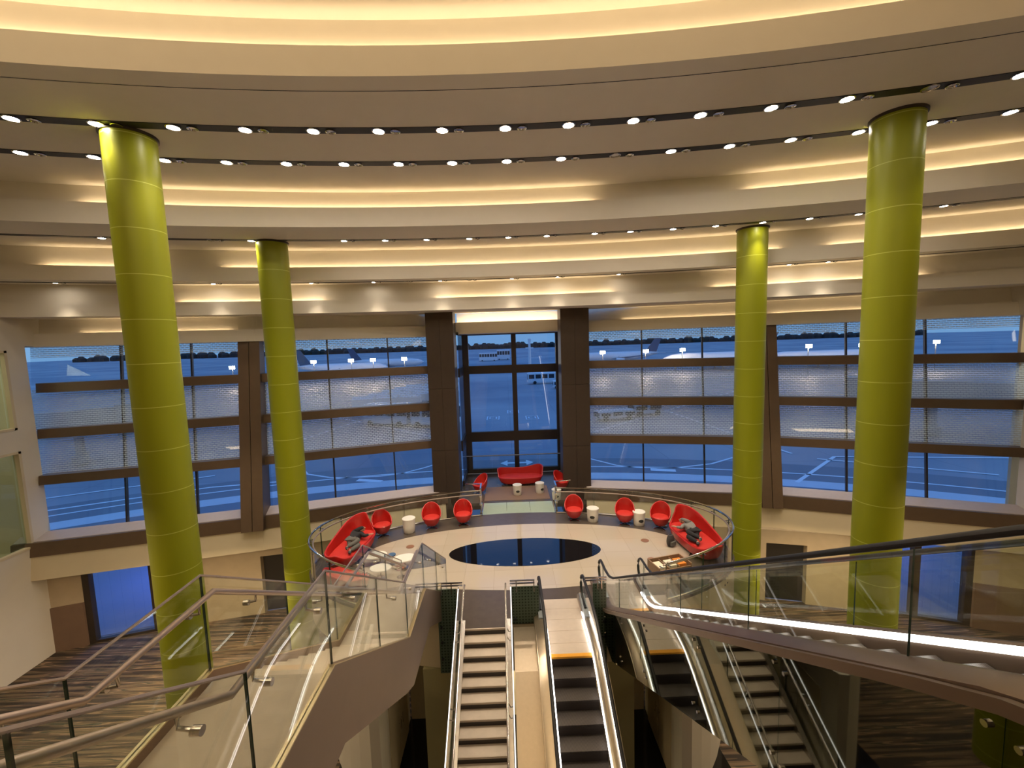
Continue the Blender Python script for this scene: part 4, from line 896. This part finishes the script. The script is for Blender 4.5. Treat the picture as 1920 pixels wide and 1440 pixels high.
# jet bridges left and right
for s_ in (-1, 1):
    t = thing('jet_bridge', 'grey apron jet bridge on wheels beyond the far %s windows' % ('left' if s_ < 0 else 'right'), 'jet bridge', (s_ * 50, 46, G))
    b = MB(); b.bar((s_ * 60, 36, 0), (s_ * 44, 48, 0), 3.0, 2.8); b.bar((s_ * 44, 48, 0), (s_ * 40.5, 50.5, 0), 4.2, 3.4); o = b.build('tunnel', 'grey_metal', t)
    b = MB(); [b.tube([(s_ * x, y, G), (s_ * x, y, -1.2)], .3, 10) for x, y in ((46, 45.2), (47.5, 47))]; b.bar((s_ * 45.5, 44.5, G + .6), (s_ * 48, 47.6, G + .6), 1, .8); b.build('support_leg', 'grey_metal', t)
# tall mast and added glowing poles standing for reflected ceiling spots
t = thing('mast', 'tall pale mast beyond the right bay pane', 'mast', (7.5, 140, G)); b = MB(); b.tube([(7.5, 140, G), (7.5, 140, 7.6)], .5, 10, rs=[.55, .35]); b.bar((6.2, 140, 5.2), (8.8, 140, 5.2), .4, .4); b.build('pole', 'vehicle_white', t); b = MB(); b.bar((7, 140, 7.6), (8, 140, 7.6), .5, 1.2); b.build('mast_head', 'vehicle_white', t)
fpos = [(-88, 138, -1), (-50, 138, 0), (-33, 138, 0), (-62, 138, 0), (-43, 138, 0), (31, 138, 0), (45, 138, 0), (57, 138, 0), (71, 118, .5), (84, 118, .5), (99, 118, .3), (120, 118, .5)]
for i, (x, y, dz) in enumerate(fpos):
    t = thing('reflection_glow', 'added glow on a pole standing for a reflected ceiling spot, %s from the left along the far stands' % ORD[sorted(range(len(fpos)), key=lambda k: fpos[k][0]).index(i)], 'reflected light', (x, y, G), 0, 'added reflection glows')
    b = MB(); b.tube([(x, y, G), (x, y, 3.0 + dz)], .12, 8); b.build('pole', 'grey_metal', t)
    b = MB(); b.bar((x - .8, y - .2, 3.0 + dz), (x + .8, y - .2, 3.0 + dz), .3, .9); b.build('glow_head', 'reflected_glow', t)  # glow stands for a ceiling spot mirrored in the window
# distant tree line and low buildings
b = MB(); random.seed(3); P = [(-900 + i * 9, 900) for i in range(201)]
for i, (x, y) in enumerate(P):
    h = 8 + 6 * random.random(); b.lathe([(8, G), (8, G + h * .6), (3, G + h)], 7, c=(x, y + random.random() * 20))
o = b.build('tree_line', 'tree_dark'); o['kind'] = 'stuff'; tag(o, 'distant dark tree line along the horizon beyond the apron', 'trees')
